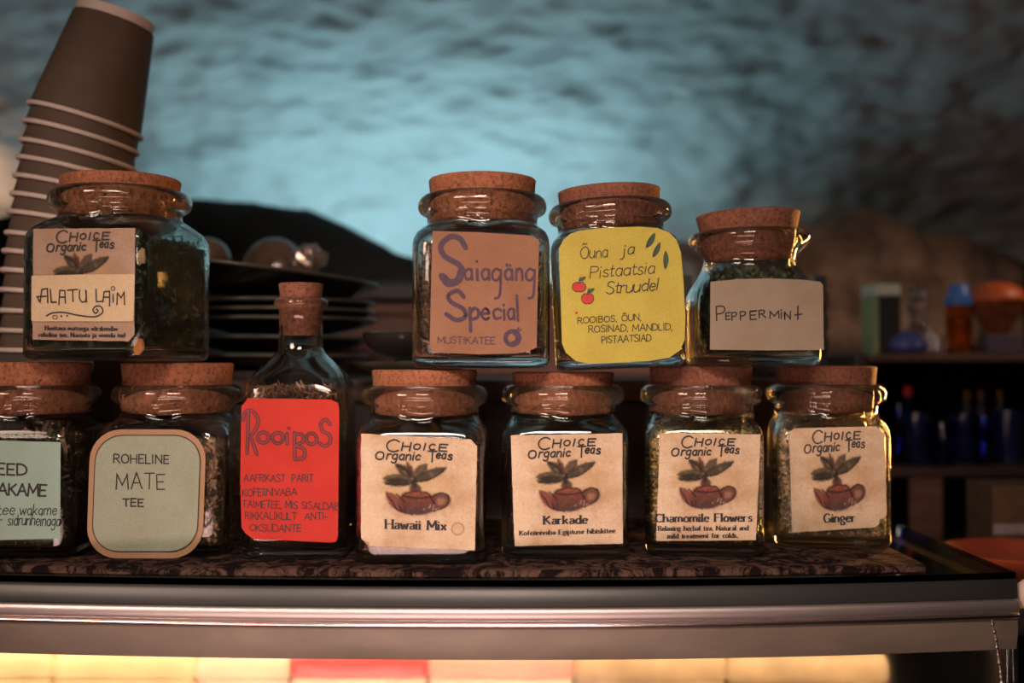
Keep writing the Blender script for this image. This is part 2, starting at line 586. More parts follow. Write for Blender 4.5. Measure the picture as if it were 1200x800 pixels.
# ------------------------------------------------------------------ the watercolour teapot print (vertex ink on the label's grid)
def seg_leaf(x, y, x0, y0, x1, y1, wd):
    dx, dy = x1 - x0, y1 - y0
    L2 = dx * dx + dy * dy
    t = ((x - x0) * dx + (y - y0) * dy) / L2
    d = abs((x - x0) * dy - (y - y0) * dx) / math.sqrt(L2)
    if t < 0 or t > 1: return -9
    return wd / 2 * math.sin(math.pi * t) ** .7 - d


def inside(v, soft): return max(0.0, min(1.0, .5 + v / soft))


def eld(x, y, cx, cy, rx, ry, rot=0):
    c, s_ = math.cos(rot), math.sin(rot)
    a, b = (x - cx) * c + (y - cy) * s_, -(x - cx) * s_ + (y - cy) * c
    q = math.sqrt((a / rx) ** 2 + (b / ry) ** 2)
    return (1 - q) * min(rx, ry)


def line_d(x, y, pts):
    best = 1e9
    for (ax, ay), (bx, by) in zip(pts[:-1], pts[1:]):
        dx, dy = bx - ax, by - ay
        t = max(0, min(1, ((x - ax) * dx + (y - ay) * dy) / (dx * dx + dy * dy)))
        best = min(best, math.hypot(x - ax - dx * t, y - ay - dy * t))
    return best


POT_LINES = [smooth_pts(q, 3) for q in (
    [(322, 432), (350, 408), (415, 395), (480, 405), (500, 425)], [(335, 430), (415, 440), (495, 428)],
    [(228, 425), (265, 470), (285, 510), (320, 530)], [(290, 420), (325, 450), (340, 470)], [(310, 500), (325, 530), (390, 550)],
    [(500, 430), (520, 470), (510, 515)], [(505, 430), (560, 398), (610, 420), (605, 470), (560, 505), (515, 520)],
    [(390, 330), (480, 320), (560, 270), (580, 240)], [(220, 355), (300, 355), (380, 345)], [(295, 232), (345, 262), (375, 300)])]


def ink_at(x, y):
    """ink colour and cover at a point of the print, in the print's own 0-780 units"""
    n = noise.noise(Vector((x * .03, y * .03, 1.7)))
    n2 = noise.noise(Vector((x * .09, y * .09, 4.2)))
    col, al = (0.36, 0.20, 0.07), 0.0
    def over(c, a):
        nonlocal col, al
        if a <= 0: return
        na = a + al * (1 - a)
        col = tuple((c[i] * a + col[i] * al * (1 - a)) / na for i in range(3))
        al = na
    over((0.40, 0.24, 0.09), .40 * inside(eld(x, y, 400, 350, 215, 130) + 25 * n, 70))
    over((0.30, 0.14, 0.08), .60 * inside(eld(x, y, 420, 480, 190, 80) + 20 * n, 50))
    for q, c in (((200, 322, 392, 318, 66), (.050, .038, .022)), ((205, 346, 400, 340, 58), (.018, .015, .010)), ((278, 222, 392, 308, 62), (.026, .020, .014)),
                 ((350, 202, 388, 305, 40), (.050, .018, .014)), ((385, 310, 480, 212, 62), (.055, .036, .022)), ((375, 340, 600, 230, 66), (.026, .022, .014))):
        over(c, .93 * inside(seg_leaf(x, y, *q) + 5 * n2, 14) * (1 - .3 * max(0, n)))
    over((0.05, 0.022, 0.016), .92 * inside(eld(x, y, 405, 380, 38, 34) + 5 * n2, 14))
    over((0.02, 0.012, 0.012), .9 * inside(eld(x, y, 400, 340, 16, 40) + 3 * n2, 12))
    hd = eld(x, y, 556, 450, 70, 54, -.25)
    over((0.085, 0.030, 0.020), .92 * inside(hd + 3 * n2, 12))
    over((0.27, 0.14, 0.085), .8 * inside(eld(x, y, 560, 455, 32, 22, -.25) + 4 * n2, 14))
    over((0.14, 0.038, 0.024), .92 * inside(seg_leaf(x, y, 222, 405, 352, 545, 76) + 4 * n2, 12))
    k = max(0, min(1, (y - 400) / 140))
    pot = tuple(a * (1 - k) + b * k for a, b in zip((.18, .040, .024), (.030, .017, .019)))
    over(tuple(c * (1 + .6 * n + .6 * n2) for c in pot), .94 * inside(max(eld(x, y, 418, 472, 122, 78), eld(x, y, 415, 415, 82, 24)) + 4 * n2, 12))
    if 190 < x < 640 and 200 < y < 570:
        ld = min(line_d(x, y, q) for q in POT_LINES)
        over((0.012, 0.008, 0.008), (.85 + .3 * n2) * inside(5.5 + 3 * n2 - ld, 5))
        gl = line_d(x, y, [(492, 500), (500, 480)]), line_d(x, y, [(512, 512), (520, 478)]), line_d(x, y, [(455, 512), (462, 508)])
        over((0.5, 0.36, 0.28), .6 * inside(3 - min(gl), 5))
    return col + (al,)


INK_GRID = {}
NX, NY = 140, 140
for j_ in range(NY + 1):
    for i_ in range(NX + 1):
        INK_GRID[i_, j_] = ink_at(780.0 * i_ / NX, 780.0 * j_ / NY)


def teapot_label(face, quad, root, mat, extent, curl=None, notch=None, seed=0, spots=()):
    """paper label: quad = pixel corners TL TR BR BL; extent maps label u,v to print units (x0,y0,x1,y1)"""
    (ax, ay), (bx, by), (cx, cy), (dx, dy) = quad
    mb = MB()
    vs, cols = [], []
    for j in range(NY + 1):
        for i in range(NX + 1):
            u, v = i / NX, j / NY
            ed = .006 * noise.noise(Vector((u * 9, v * 9, seed)))
            uu = u + (ed if i in (0, NX) else 0)
            vv = v + (ed if j in (0, NY) else 0)
            if notch:
                for (nu, nv, nr) in notch:
                    if abs(u - nu) + abs(v - nv) < nr:
                        k = (nr - abs(u - nu) - abs(v - nv)) / 2
                        uu += k * (1 if nu < .5 else -1)
                        vv += k * (1 if nv < .5 else -1)
            off = 0.0007
            if curl:
                for (qu, qv, qr, qh) in curl:
                    dd = abs(u - qu) + abs(v - qv)
                    if dd < qr:
                        k = 1 - dd / qr
                        off += qh * k * k
                        uu += (-1 if qu > .5 else 1) * .55 * qr * k ** 2
                        vv += (-1 if qv > .5 else 1) * .55 * qr * k ** 2
            x = (ax * (1 - uu) + bx * uu) * (1 - vv) + (dx * (1 - uu) + cx * uu) * vv
            y = (ay * (1 - uu) + by * uu) * (1 - vv) + (dy * (1 - uu) + cy * uu) * vv
            vs.append(face.pt(x, y, off))
            gx = extent[0] + (extent[2] - extent[0]) * u
            gy = extent[1] + (extent[3] - extent[1]) * v
            fi, fj = gx / 780 * NX, gy / 780 * NY
            i0, j0 = int(fi), int(fj)
            if 0 <= i0 < NX and 0 <= j0 < NY:
                a, b = fi - i0, fj - j0
                q = [INK_GRID[i0, j0], INK_GRID[i0 + 1, j0], INK_GRID[i0, j0 + 1], INK_GRID[i0 + 1, j0 + 1]]
                c = [q[0][k] * (1 - a) * (1 - b) + q[1][k] * a * (1 - b) + q[2][k] * (1 - a) * b + q[3][k] * a * b for k in range(4)]
            else:
                c = [0, 0, 0, 0]
            for (sx, sy, sr, sa) in spots:
                dd = math.hypot(x - sx, y - sy)
                if dd < sr:
                    rim = .3 + .7 * max(0, 1 - abs(dd - sr * .9) / (sr * .2))
                    a2 = sa * rim
                    c = [(.26, .12, .05)[k] * a2 + c[k] * (1 - a2) for k in range(3)] + [a2 + c[3] * (1 - a2)]
            cols += c
    n1 = NX + 1
    fs = [(j * n1 + i, (j + 1) * n1 + i, (j + 1) * n1 + i + 1, j * n1 + i + 1) for j in range(NY) for i in range(NX)]
    me = bpy.data.meshes.new('label')
    me.from_pydata([tuple(p) for p in vs], [], fs)
    me.materials.append(mat)
    at = me.color_attributes.new('ink', 'FLOAT_COLOR', 'POINT')
    at.data.foreach_set('color', cols)
    me.polygons.foreach_set('use_smooth', [True] * len(fs))
    o = bpy.data.objects.new('label', me)
    COL.objects.link(o)
    o.parent = root
    md = o.modifiers.new('thickness', 'SOLIDIFY')
    md.thickness = 0.0002
    md.offset = -1 if (vs[1] - vs[0]).cross(vs[n1] - vs[0]).y > 0 else 1
    return o


CHOICE = [('C', 222, 145, 300, 68, .1), ('H', 318, 134, 368, 82, .18), ('O', 390, 123, 428, 88, .2), ('I', 450, 126, 460, 82, .25),
          ('C', 484, 122, 518, 84, .15), ('E', 546, 126, 594, 82, .12), ('O', 158, 200, 206, 150, .15), ('r', 226, 196, 248, 138, .25),
          ('g', 258, 196, 290, 138, .2), ('a', 302, 195, 332, 138, .2), ('n', 344, 194, 372, 138, .2), ('i', 384, 193, 390, 138, .2),
          ('c', 402, 192, 428, 138, .2), ('T', 478, 199, 530, 130, .05), ('e', 528, 174, 552, 122, .2), ('a', 562, 175, 586, 123, .2),
          ('s', 600, 180, 626, 124, .15)]


def print_map(quad, extent):
    (ax, ay), (bx, by), (cx, cy), (dx, dy) = quad
    def f(gx, gy):
        u = (gx - extent[0]) / (extent[2] - extent[0])
        v = (gy - extent[1]) / (extent[3] - extent[1])
        return ((ax * (1 - u) + bx * u) * (1 - v) + (dx * (1 - u) + cx * u) * v,
                (ay * (1 - u) + by * u) * (1 - v) + (dy * (1 - u) + cy * u) * v)
    return f


def choice_lines(quad, extent):
    f = print_map(quad, extent)
    out = []
    for c, x0, y0, x1, y1, sl in CHOICE:
        wd, st = GL[c]
        h = y0 - y1
        for part in st.split('/'):
            sm = part[0] == '~'
            pts = [tuple(float(q) for q in a.split(',')) for a in part.lstrip('~').split()]
            if sm: pts = smooth_pts(pts)
            out.append([f(x0 + (x1 - x0) * a / max(wd, .14) + b * h * sl, y0 - b * h) for a, b in pts])
    return out


# ------------------------------------------------------------------ jars
def body_mesh(outer, inner, q=9):
    """outer and inner are lists of (z, hx, hy, r) from the bottom up; one closed glass wall"""
    mb = MB()
    rs = [rrect(hx, hy, r, z, q) for z, hx, hy, r in outer] + [rrect(hx, hy, r, z, q) for z, hx, hy, r in reversed(inner)]
    mb.rings(rs)
    return mb


def interp(prof, z):
    for a, b in zip(prof[:-1], prof[1:]):
        if a[0] <= z <= b[0]:
            t = (z - a[0]) / (b[0] - a[0] + 1e-9)
            return [a[i] * (1 - t) + b[i] * t for i in (1, 2, 3)]
    return list(prof[0][1:]) if z < prof[0][0] else list(prof[-1][1:])


def tea_mesh(inner, top, palette, n, size, shape, seed, name='loose_tea'):
    """fill of dry tea inside a jar: a dark heart with loose leaves lying against the glass and on top"""
    rnd = random.Random(seed)
    mb = MB()
    z0 = inner[0][0] + .0012
    core = []
    mx = max(size) * .5
    for k in range(12):
        z = z0 + (top - z0) * k / 11
        hx, hy, r = interp(inner, z)
        g = .0042 if k < 11 else .009
        core.append(rrect(hx - g, hy - g, max(r - g, .002), z + (.0 if k < 11 else .0005), 5))
    dark = tuple(c * .45 for c in palette[0][0])
    mb.rings(core, 0, col=dark)
    wts = [p[1] for p in palette]
    for _ in range(n):
        kind = rnd.random()
        z = z0 + .002 + (top - z0 - .001) * rnd.random()
        if kind > .86: z = top - rnd.random() * .001
        hx, hy, r = interp(inner, z)
        dep = .0010 + rnd.random() * .0036
        gx, gy = hx - dep - .0006, hy - dep - .0006
        if kind <= .52:
            x, y = rnd.uniform(-gx, gx), -gy
        elif kind <= .69:
            x, y = gx, rnd.uniform(-gy, gy)
        elif kind <= .86:
            x, y = -gx, rnd.uniform(-gy, gy)
        else:
            x, y = rnd.uniform(-gx, gx), rnd.uniform(-gy, gy)
            z += .0028 * noise.noise(Vector((x * 60, y * 60, seed)))
        rr = max(r - dep, .001)
        ex, ey = abs(x) - (gx - rr), abs(y) - (gy - rr)
        if ex > 0 and ey > 0 and math.hypot(ex, ey) > rr:
            k = rr / math.hypot(ex, ey)
            x = math.copysign(gx - rr + ex * k, x)
            y = math.copysign(gy - rr + ey * k, y)
        s = rnd.uniform(.6, 1.25)
        a, b, c = [q * s * rnd.uniform(.7, 1.3) / 2 for q in size]
        c0 = rnd.choices(palette, wts)[0][0]
        v = rnd.uniform(.55, 1.5)
        c0 = tuple(min(1, q * v) for q in c0)
        ang = rnd.uniform(0, math.pi)
        tilt = rnd.gauss(0, .35)
        if kind <= .52: R = Matrix.Rotation(tilt, 3, 'Z') @ Matrix.Rotation(ang, 3, 'Y')
        elif kind <= .86: R = Matrix.Rotation(math.pi / 2 + tilt, 3, 'Z') @ Matrix.Rotation(ang, 3, 'Y')
        else: R = Matrix.Rotation(ang, 3, 'Z') @ Matrix.Rotation(math.pi / 2 + tilt, 3, 'X')
        o = Vector((x, y, min(z, inner[-1][0] - .004)))
        if shape == 'chunk':
            pts = [Vector((a * rnd.uniform(.6, 1), 0, b * rnd.uniform(-.6, .6))), Vector((0, c, 0)), Vector((-a * rnd.uniform(.6, 1), 0, 0)),
                   Vector((0, -c, 0)), Vector((b * .3, 0, b)), Vector((-b * .3, 0, -b))]
            fs = [(0, 1, 4), (1, 2, 4), (2, 3, 4), (3, 0, 4), (1, 0, 5), (2, 1, 5), (3, 2, 5), (0, 3, 5)]
        else:
            bend = c * rnd.uniform(-1, 1)
            pts = [Vector((-a, 0, -b)), Vector((0, bend, -b)), Vector((a, 0, -b * .4)), Vector((a, 0, b * .4)), Vector((0, bend, b)), Vector((-a, 0, b))]
            fs = [(0, 1, 4, 5), (1, 2, 3, 4)]
        pp = []
        for p in pts:
            q = o + R @ p
            lx, ly, _r = interp(inner, q.z)
            q.x = max(-lx + .0007, min(lx - .0007, q.x))
            q.y = max(-ly + .0007, min(ly - .0007, q.y))
            ex, ey = abs(q.x) - (lx - _r), abs(q.y) - (ly - _r)
            if ex > 0 and ey > 0 and math.hypot(ex, ey) > _r - .0007:
                k = (_r - .0007) / math.hypot(ex, ey)
                q.x, q.y = math.copysign(lx - _r + ex * k, q.x), math.copysign(ly - _r + ey * k, q.y)
            pp.append(q)
        mb.add(pp, fs, 0, c0)
    return mb


def cork_mesh(r0, r1, z0, z1, seed=0, tilt=0.0):
    mb = MB()
    M = Matrix.Translation((0, 0, z0)) @ Matrix.Rotation(tilt, 4, 'Y') @ Matrix.Translation((seed * .001, seed * .002, -z0))
    M = Matrix.Translation((0, 0, z0)) @ Matrix.Rotation(tilt, 4, 'Y') @ Matrix.Translation((0, 0, -z0))
    h = z1 - z0
    prof = [(r0 * .97, z0), (r0, z0 + .0008)]
    for k in range(1, 9):
        t = k / 9
        prof.append((r0 + (r1 - r0) * t, z0 + h * t))
    prof += [(r1, z1 - .0012), (r1 * .985, z1 - .0004), (r1 * .95, z1)]
    prof.sort(key=lambda p: p[1])
    mb.lathe(prof, 56, M=M, jit=.012)
    return mb


def square_jar(label, group, front, zb, sc, wx=1.0, rz=0.0, roll=0.0, fill=.078, palette=None, n=2200, size=(.004, .0016, .0012),
               shape='leaf', cork_up=.0103, cork_m=None, glass_m=None, seed=1, body_w=.081, body_d=None, pitch=0.0, ctilt=0.0, fat=1.0):
    """square corked jar; front = (X, Y) of the middle of its front face at the base"""
    h = body_w / 2 * sc * fat
    hx, hy = h * wx, (body_d / 2 * sc if body_d else h)
    a = math.radians(rz)
    cx = front[0] - hy * math.sin(a)
    cy = front[1] + hy * math.cos(a)
    root = thing('tea_jar', label, 'jar', (cx, cy, zb), (math.radians(pitch), math.radians(roll), a), group)
    R = .0115 * sc
    q = sc * .001
    nk = min(35.2 * q * fat, hx - .001)            # neck
    lip = min(41.0 * q * fat, nk + 6.0 * q)
    k = nk / (35.2 * q)
    outer = [(0.0, hx - 5 * q, hy - 5 * q, R - 3 * q), (.5 * q, hx - 2.8 * q, hy - 2.8 * q, R - 1.8 * q), (1.8 * q, hx - 1. * q, hy - 1. * q, R - .6 * q), (4.5 * q, hx, hy, R), (40 * q, hx, hy, R), (74 * q, hx, hy, R),
             (79 * q, hx - .5 * q, hy - .5 * q, R + .5 * q), (83.5 * q, hx - 2 * q, hy - 2 * q, R + 4 * q), (87 * q, hx - 4.5 * q, hy - 4.5 * q, R + 10 * q),
             (89.5 * q, max(nk + .2 * q, hx - 7 * q) if hx > hy * .9 else nk + .6 * q, hy - 5.8 * q if hy > .036 else nk + .6 * q, 30 * q),
             (91 * q, nk, nk, nk), (95.5 * q, nk, nk, nk),
             (96.8 * q, nk + 2.5 * q, nk + 2.5 * q, 99), (98.5 * q, lip - 1.1 * q, lip - 1.1 * q, 99), (101 * q, lip, lip, 99), (104 * q, lip, lip, 99),
             (106.5 * q, lip - 1.0 * q, lip - 1.0 * q, 99), (108.4 * q, lip - 2.8 * q, lip - 2.8 * q, 99), (109.4 * q, lip - 5 * q, lip - 5 * q, 99), (109.5 * q, lip - 6.2 * q, lip - 6.2 * q, 99)]
    t = 2.8 * q
    ni = nk - 3.2 * q
    inner = [(6.5 * q, hx - 7 * q, hy - 7 * q, R - 4 * q), (7.2 * q, hx - 4 * q, hy - 4 * q, R - 2.5 * q), (9.5 * q, hx - t, hy - t, R - t * .8), (40 * q, hx - t, hy - t, R - t * .8), (74 * q, hx - t, hy - t, R - t * .8),
             (78.5 * q, hx - t - .7 * q, hy - t - .7 * q, R), (82.5 * q, hx - t - 2.6 * q, hy - t - 2.6 * q, R + 3 * q),
             (85.5 * q, hx - t - 5.2 * q if hx > .034 else ni + .5 * q, hy - t - 5.2 * q, 22 * q), (88 * q, ni + .3 * q, ni + .3 * q, 99), (92 * q, ni, ni, 99), (98 * q, ni + .6 * q, ni + .6 * q, 99), (109.0 * q, lip - 7.4 * q, lip - 7.4 * q, 99)]
    outer = [(z, a_, b_, min(r, a_, b_)) for z, a_, b_, r in outer]
    inner = [(z, a_, b_, min(r, a_, b_)) for z, a_, b_, r in inner]
    body_mesh(outer, inner).build('glass_body', glass_m or GLASS, root, smooth=True)
    r_in = ni - .2 * q
    ztop = 109.5 * q + cork_up
    slope = (lip - 7.4 * q - ni - .6 * q) / (11 * q)
    cork_mesh(ni - .1 * q, ni + .3 * q + slope * (ztop - 98 * q) * .92, 90 * q, ztop, tilt=math.radians(ctilt)).build('cork', cork_m or CORK, root, smooth=True, angle=50)
    tm = tea_mesh(inner, fill * sc, palette, n, [s_ * sc for s_ in size], shape, seed)
    tag(tm.build('loose_tea', TEA, root), kind='stuff')
    bpy.context.view_layer.update()
    return root, Face(root, -hy - .0002)


def ink_part(name, mb, mats, lab):
    o = mb.build(name, mats, lab)
    return o


FRONT = -.70
LOW = -.126            # top of the cloth
G1 = 'square cork-topped tea jars of the bottom row'
G2 = 'cork-topped tea jars standing on the corks of the bottom row'

# palettes: (colour, weight)
P_DARK = [((.05, .048, .030), 6), ((.11, .10, .06), 2), ((.02, .022, .014), 4), ((.30, .17, .09), .12)]
P_SEA = [((.09, .07, .04), 5), ((.05, .05, .025), 4), ((.22, .10, .07), 1.2), ((.28, .20, .10), .6)]
P_MATE = [((.36, .20, .12), 4), ((.22, .13, .075), 4), ((.42, .27, .18), 2), ((.12, .11, .06), 2)]
P_ROOI = [((.16, .065, .035), 5), ((.09, .04, .022), 4), ((.28, .14, .08), 1)]
P_HAW = [((.30, .10, .08), 4), ((.18, .06, .055), 4), ((.55, .28, .20), .9)]
P_KAR = [((.06, .025, .030), 5), ((.12, .04, .045), 2), ((.22, .10, .08), .5)]
P_CHA = [((.50, .32, .16), 4), ((.55, .34, .08), 2), ((.24, .22, .10), 3), ((.70, .52, .34), 2)]
P_GIN = [((.72, .50, .32), 5), ((.60, .38, .22), 3), ((.80, .62, .44), 3), ((.40, .24, .14), 1)]
P_SAI = [((.11, .06, .04), 5), ((.26, .12, .08), 3), ((.35, .22, .13), .5), ((.03, .02, .02), 3)]
P_OUN = [((.12, .055, .03), 5), ((.05, .03, .02), 3), ((.26, .14, .06), .5)]
P_PEP = [((.05, .055, .032), 5), ((.03, .035, .02), 3), ((.10, .10, .055), 1)]

# --- bottom row -----------------------------------------------------------------
# jar with the mint label, cut by the left edge of the frame
root, fc = square_jar('jar cut off by the left photo edge, mint green label with black handwriting', G1, (-.3295, .008), LOW, 1.03, rz=1.5, fat=1.05,
                      palette=P_SEA, fill=.080, size=(.008, .0016, .001), n=1800, seed=3, cork_up=.0155)
mb = MB(); fc.plate(mb, [(-66, 514), (71, 518), (70.5, 631), (-66, 634)], .0002, .0006)
lab = mb.build('label', PAPER_M, root); lab['label'] = 'mint green square paper label'
mb = MB()
fc.write(mb, text('SEAWEED', -62, 553, 31, 557, 13, jit=.02), 2.3)
fc.write(mb, text('WAKAME', -18, 579, 54, 581, 13.5, slant=.05, jit=.03, gap=.12), 2.3)
fc.write(mb, text('roheline', -62, 603, -9, 603, 12, slant=.1, gap=.14), 1.2)
fc.write(mb, text('tee', -3, 603, 17, 602.5, 12, slant=.1, gap=.14), 1.2)
fc.write(mb, text('wakame', 23, 603, 66, 603, 12, slant=.1, gap=.16), 1.2)
fc.write(mb, text('sidrunheinaga', 9, 615, 70, 616, 13, slant=.1, gap=.12), 1.2)
fc.write(mb, [[(-3, 609.5), (2.5, 609)]], 1.2)
mb.build('lettering', INK, lab)

root, fc = square_jar('jar with a sage green label in a rounded tan border', G1, (-.2325, .014), LOW, 1.03, rz=0.5, fat=1.05,
                      palette=P_MATE, fill=.074, size=(.0055, .0018, .001), n=3000, seed=4, cork_up=.0150)
mb = MB(); fc.plate(mb, rounded(103.5, 503, 239.5, 654, 36, skew=-5), .0002, .0006)
lab = mb.build('label', PAPER_KB, root); lab['label'] = 'tan paper label border with rounded corners'
mb = MB(); fc.plate(mb, rounded(110.5, 510.5, 232.5, 645.5, 31, skew=-5), .0007, .0009)
g = mb.build('inner_panel', PAPER_S, lab); g['label'] = 'sage green writing field'
mb = MB()
c = rounded(109.8, 509.8, 233.2, 646.2, 31, skew=-5)
fc.stroke(mb, c + [c[0]], .9, .0010)
fc.write(mb, text('ROHELINE', 133.5, 542, 198, 543, 10, jit=.03), 1.5, .0011)
fc.write(mb, text('MATE', 136, 573, 193, 573, 18, jit=.03, gap=.18), 1.4, .0011)
fc.write(mb, text('TEE', 144, 593, 168, 593, 8.5, jit=.03), 1.7, .0011)
mb.build('lettering', INK, lab)

# tall bottle with the red label
def bottle():
    X, Y = -.1432, .0066
    root = thing('tea_bottle', 'narrow-necked square bottle with a bright red label in the bottom row', 'bottle', (X, Y + .030, LOW), (0, 0, math.radians(1)))
    hx, hy, R = .0345, .030, .011
    m = .001
    outer = [(0, hx - 4 * m, hy - 4 * m, 8 * m), (1 * m, hx - 1.2 * m, hy - 1.2 * m, 10 * m), (4 * m, hx, hy, R), (50 * m, hx, hy, R), (108 * m, hx, hy, R), (114 * m, hx - 1 * m, hy - 1 * m, 14 * m),
             (120 * m, hx - 4 * m, hy - 3.5 * m, 19 * m), (126 * m, 25.5 * m, 22.5 * m, 21 * m), (131 * m, 20 * m, 18.5 * m, 18 * m), (134.5 * m, 16.3 * m, 16 * m, 16 * m),
             (138 * m, 15 * m, 15 * m, 15 * m), (150 * m, 14.6 * m, 14.6 * m, 14.6 * m), (164 * m, 14.6 * m, 14.6 * m, 14.6 * m), (165.3 * m, 17 * m, 17 * m, 17 * m),
             (167.5 * m, 18.2 * m, 18.2 * m, 18.2 * m), (170 * m, 17.6 * m, 17.6 * m, 17.6 * m), (171.5 * m, 15 * m, 15 * m, 15 * m), (171.6 * m, 13.4 * m, 13.4 * m, 13.4 * m)]
    inner = [(6 * m, hx - 6 * m, hy - 6 * m, 6 * m), (8 * m, hx - 2.8 * m, hy - 2.8 * m, 9 * m), (50 * m, hx - 2.6 * m, hy - 2.6 * m, 9 * m), (107 * m, hx - 2.6 * m, hy - 2.6 * m, 9 * m),
             (113 * m, hx - 4 * m, hy - 4 * m, 11 * m), (119 * m, hx - 7 * m, hy - 6.5 * m, 16 * m), (125 * m, 22.5 * m, 19.5 * m, 18 * m), (130 * m, 17 * m, 16 * m, 16 * m),
             (134 * m, 13.2 * m, 13.2 * m, 13.2 * m), (140 * m, 12.2 * m, 12.2 * m, 12.2 * m), (150 * m, 12 * m, 12 * m, 12 * m), (171 * m, 12.6 * m, 12.6 * m, 12.6 * m)]
    body_mesh(outer, inner).build('glass_body', GLASS, root, smooth=True)
    cork_mesh(.0114, .0150, .146, .1815).build('cork', CORK_D, root, smooth=True, angle=50)
    tag(tea_mesh(inner, .112, P_ROOI, 2600, (.0055, .0009, .0008), 'leaf', 7).build('loose_tea', TEA, root), kind='stuff')
    bpy.context.view_layer.update()
    return root, Face(root, -hy - .0002)

root, fc = bottle()
mb = MB(); fc.plate(mb, [(288, 470), (290, 466.5), (388, 468), (396, 472), (397.5, 480), (396, 628), (394, 634), (388, 635.5), (296, 631), (288, 625), (283, 618), (281.5, 560), (283, 476)], .0002, .0006)
lab = mb.build('label', PAPER_R, root); lab['label'] = 'bright red paper label'
fold = MB(); fold.plate = fold
mb = MB(); mr = MB()
roo = []
for s_, x0, y0, x1, h_ in (('R', 285.5, 531.5, 302, 50),):
    roo += [[(291, 482), (290.5, 508), (289.5, 531)], smooth_pts([(285, 492), (287, 483), (295, 481), (302, 490), (301, 500), (294, 511)]), [(294, 512), (301, 532)]]
for cx_, cy_, rx, ry in ((308.5, 512.5, 6.6, 6.3), (325.5, 513, 6.4, 6.3), (365, 514, 6.2, 6.6)):
    e_ = ell(cx_, cy_, rx, ry, 14); roo.append(e_ + [e_[0]])
roo += [[(336.2, 508), (336.6, 520)], [(338.4, 501.5)] * 2, [(344.8, 507), (345.5, 537)],
        smooth_pts([(345, 509), (354, 509), (355, 517), (347, 522), (356, 526), (356, 536), (346, 538)]),
        smooth_pts([(387, 497), (381.5, 491.5), (376, 496), (378, 505), (385.5, 509), (387, 517), (381, 522.5), (374.5, 519)])]
fc.write(mb, roo, 4.6, .0007)
fc.write(mr, roo, 2.3, .0008)
for ln, a_ in (('AAFRIKAST  PÄRIT'.replace('Ä', 'A'), (286, 564, 367, 564)), ('KOFEIINIVABA', (284, 581, 348, 580)), ('TAIMETEE, MIS SISALDAB', (284, 594, 397, 597)),
               ('RIKKALIKULT  ANTI-', (287, 608, 384, 609)), ('OKSÜDANTE', (293, 622, 353, 623))):
    fc.write(mb, text(ln, *a_, 8.2, jit=.04, gap=.14), 1.2, .0007)
o = mb.build('lettering', INK_M, lab)
mr.build('lettering_fill', INK_R, lab)

def teapot_jar(label, front, wx, rz, quad, extent, pal, seed, title, lines=(), paper=None, tsize=12, tw=2.0, **kw):
    curl = kw.pop('curl', None); notch = kw.pop('notch', None); spots = kw.pop('spots', ())
    root, fc = square_jar(label, G1, front, LOW, kw.pop('sc', 1.03), wx=wx, rz=rz, palette=pal, seed=seed, **kw)
    lab = teapot_label(fc, quad, root, paper or PAPER, extent, curl=curl, notch=notch, seed=seed, spots=spots)
    mb = MB()
    fc.write(mb, choice_lines(quad, extent), 1.85, .0011)
    s_, x0, y0, x1, y1, h_ = title
    fc.write(mb, text(s_, x0, y0, x1, y1, h_, jit=0, gap=.17, ser=True), tw, .0011, serif=True)
    for s_, x0, y0, x1, y1, h_ in lines:
        fc.write(mb, text(s_, x0, y0, x1, y1, h_, jit=0, gap=.17, ser=True), 1.2, .0011, serif=True)
    mb.build('lettering', INK, lab)
    return root, fc, lab

teapot_jar('jar right of the red-labelled bottle, teapot label with a brown round stain', (-.0586, -.012), 1.0, 0,
           [(423, 508), (559.5, 515), (556.5, 645), (423, 640)], (71, 40, 779, 766), P_HAW, 11,
           ('Hawaii Mix', 452, 619, 524, 621, 10.6), fill=.074, n=1800, size=(.005, .002, .0012), cork_up=.0104,
           curl=[(0, 1, .10, .003)], notch=[(1, 0, .06), (.86, 0, .03)], spots=[(536.5, 619.5, 8, .9)])
teapot_jar('teapot-label jar below the yellow-labelled jar, one small printed line under its title', (.035, .0066), 1.0, 0,
           [(598.5, 510), (729.5, 507.5), (730, 637), (603, 640)], (50, 50, 772, 765), P_KAR, 12,
           ('Karkade', 637.5, 614, 689.5, 613, 9.4), [('Kofeiinivaba Egiptuse hibiskitee', 609, 627, 721.5, 624, 5.2)], tw=2.1, fill=.070, n=1700, cork_up=.0088,
           size=(.005, .002, .0012), spots=[(716, 541.5, 1.3, .9), (711, 556, 3, .3)])
teapot_jar('teapot-label jar with a bold title over two small printed lines, pale flower heads inside', (.1271, .016), .94, -6,
           [(773.5, 507), (891.5, 509), (886, 633), (769, 634)], (75, 50, 773, 761), P_CHA, 13,
           ('Chamomile Flowers', 768.5, 611.5, 882, 610.5, 9.2), [('Relaxing herbal tea. Natural and', 771.5, 621.5, 879, 621, 5.4), ('mild treatment for colds.', 782.5, 630.5, 865, 629.5, 5.2)],
           tw=1.9, fill=.079, n=2200, size=(.0042, .003, .003), shape='chunk', cork_up=.0126, cork_m=CORK_D)
teapot_jar('rightmost jar of the bottom row, teapot label curled at its lower right corner', (.2200, .046), .95, -10,
           [(924.5, 502), (1036, 499), (1040, 617), (928, 624)], (45, 52, 783, 663), P_GIN, 14,
           ('Ginger', 965.5, 612, 1002, 611, 10.2), fill=.077, n=2300, size=(.0042, .003, .003), shape='chunk', cork_up=.0126, cork_m=CORK_D,
           curl=[(1, 1, .15, .005)], notch=[(1, 0, .08), (0, 0, .05)], spots=[(931.5, 584.5, 1.1, .9)])

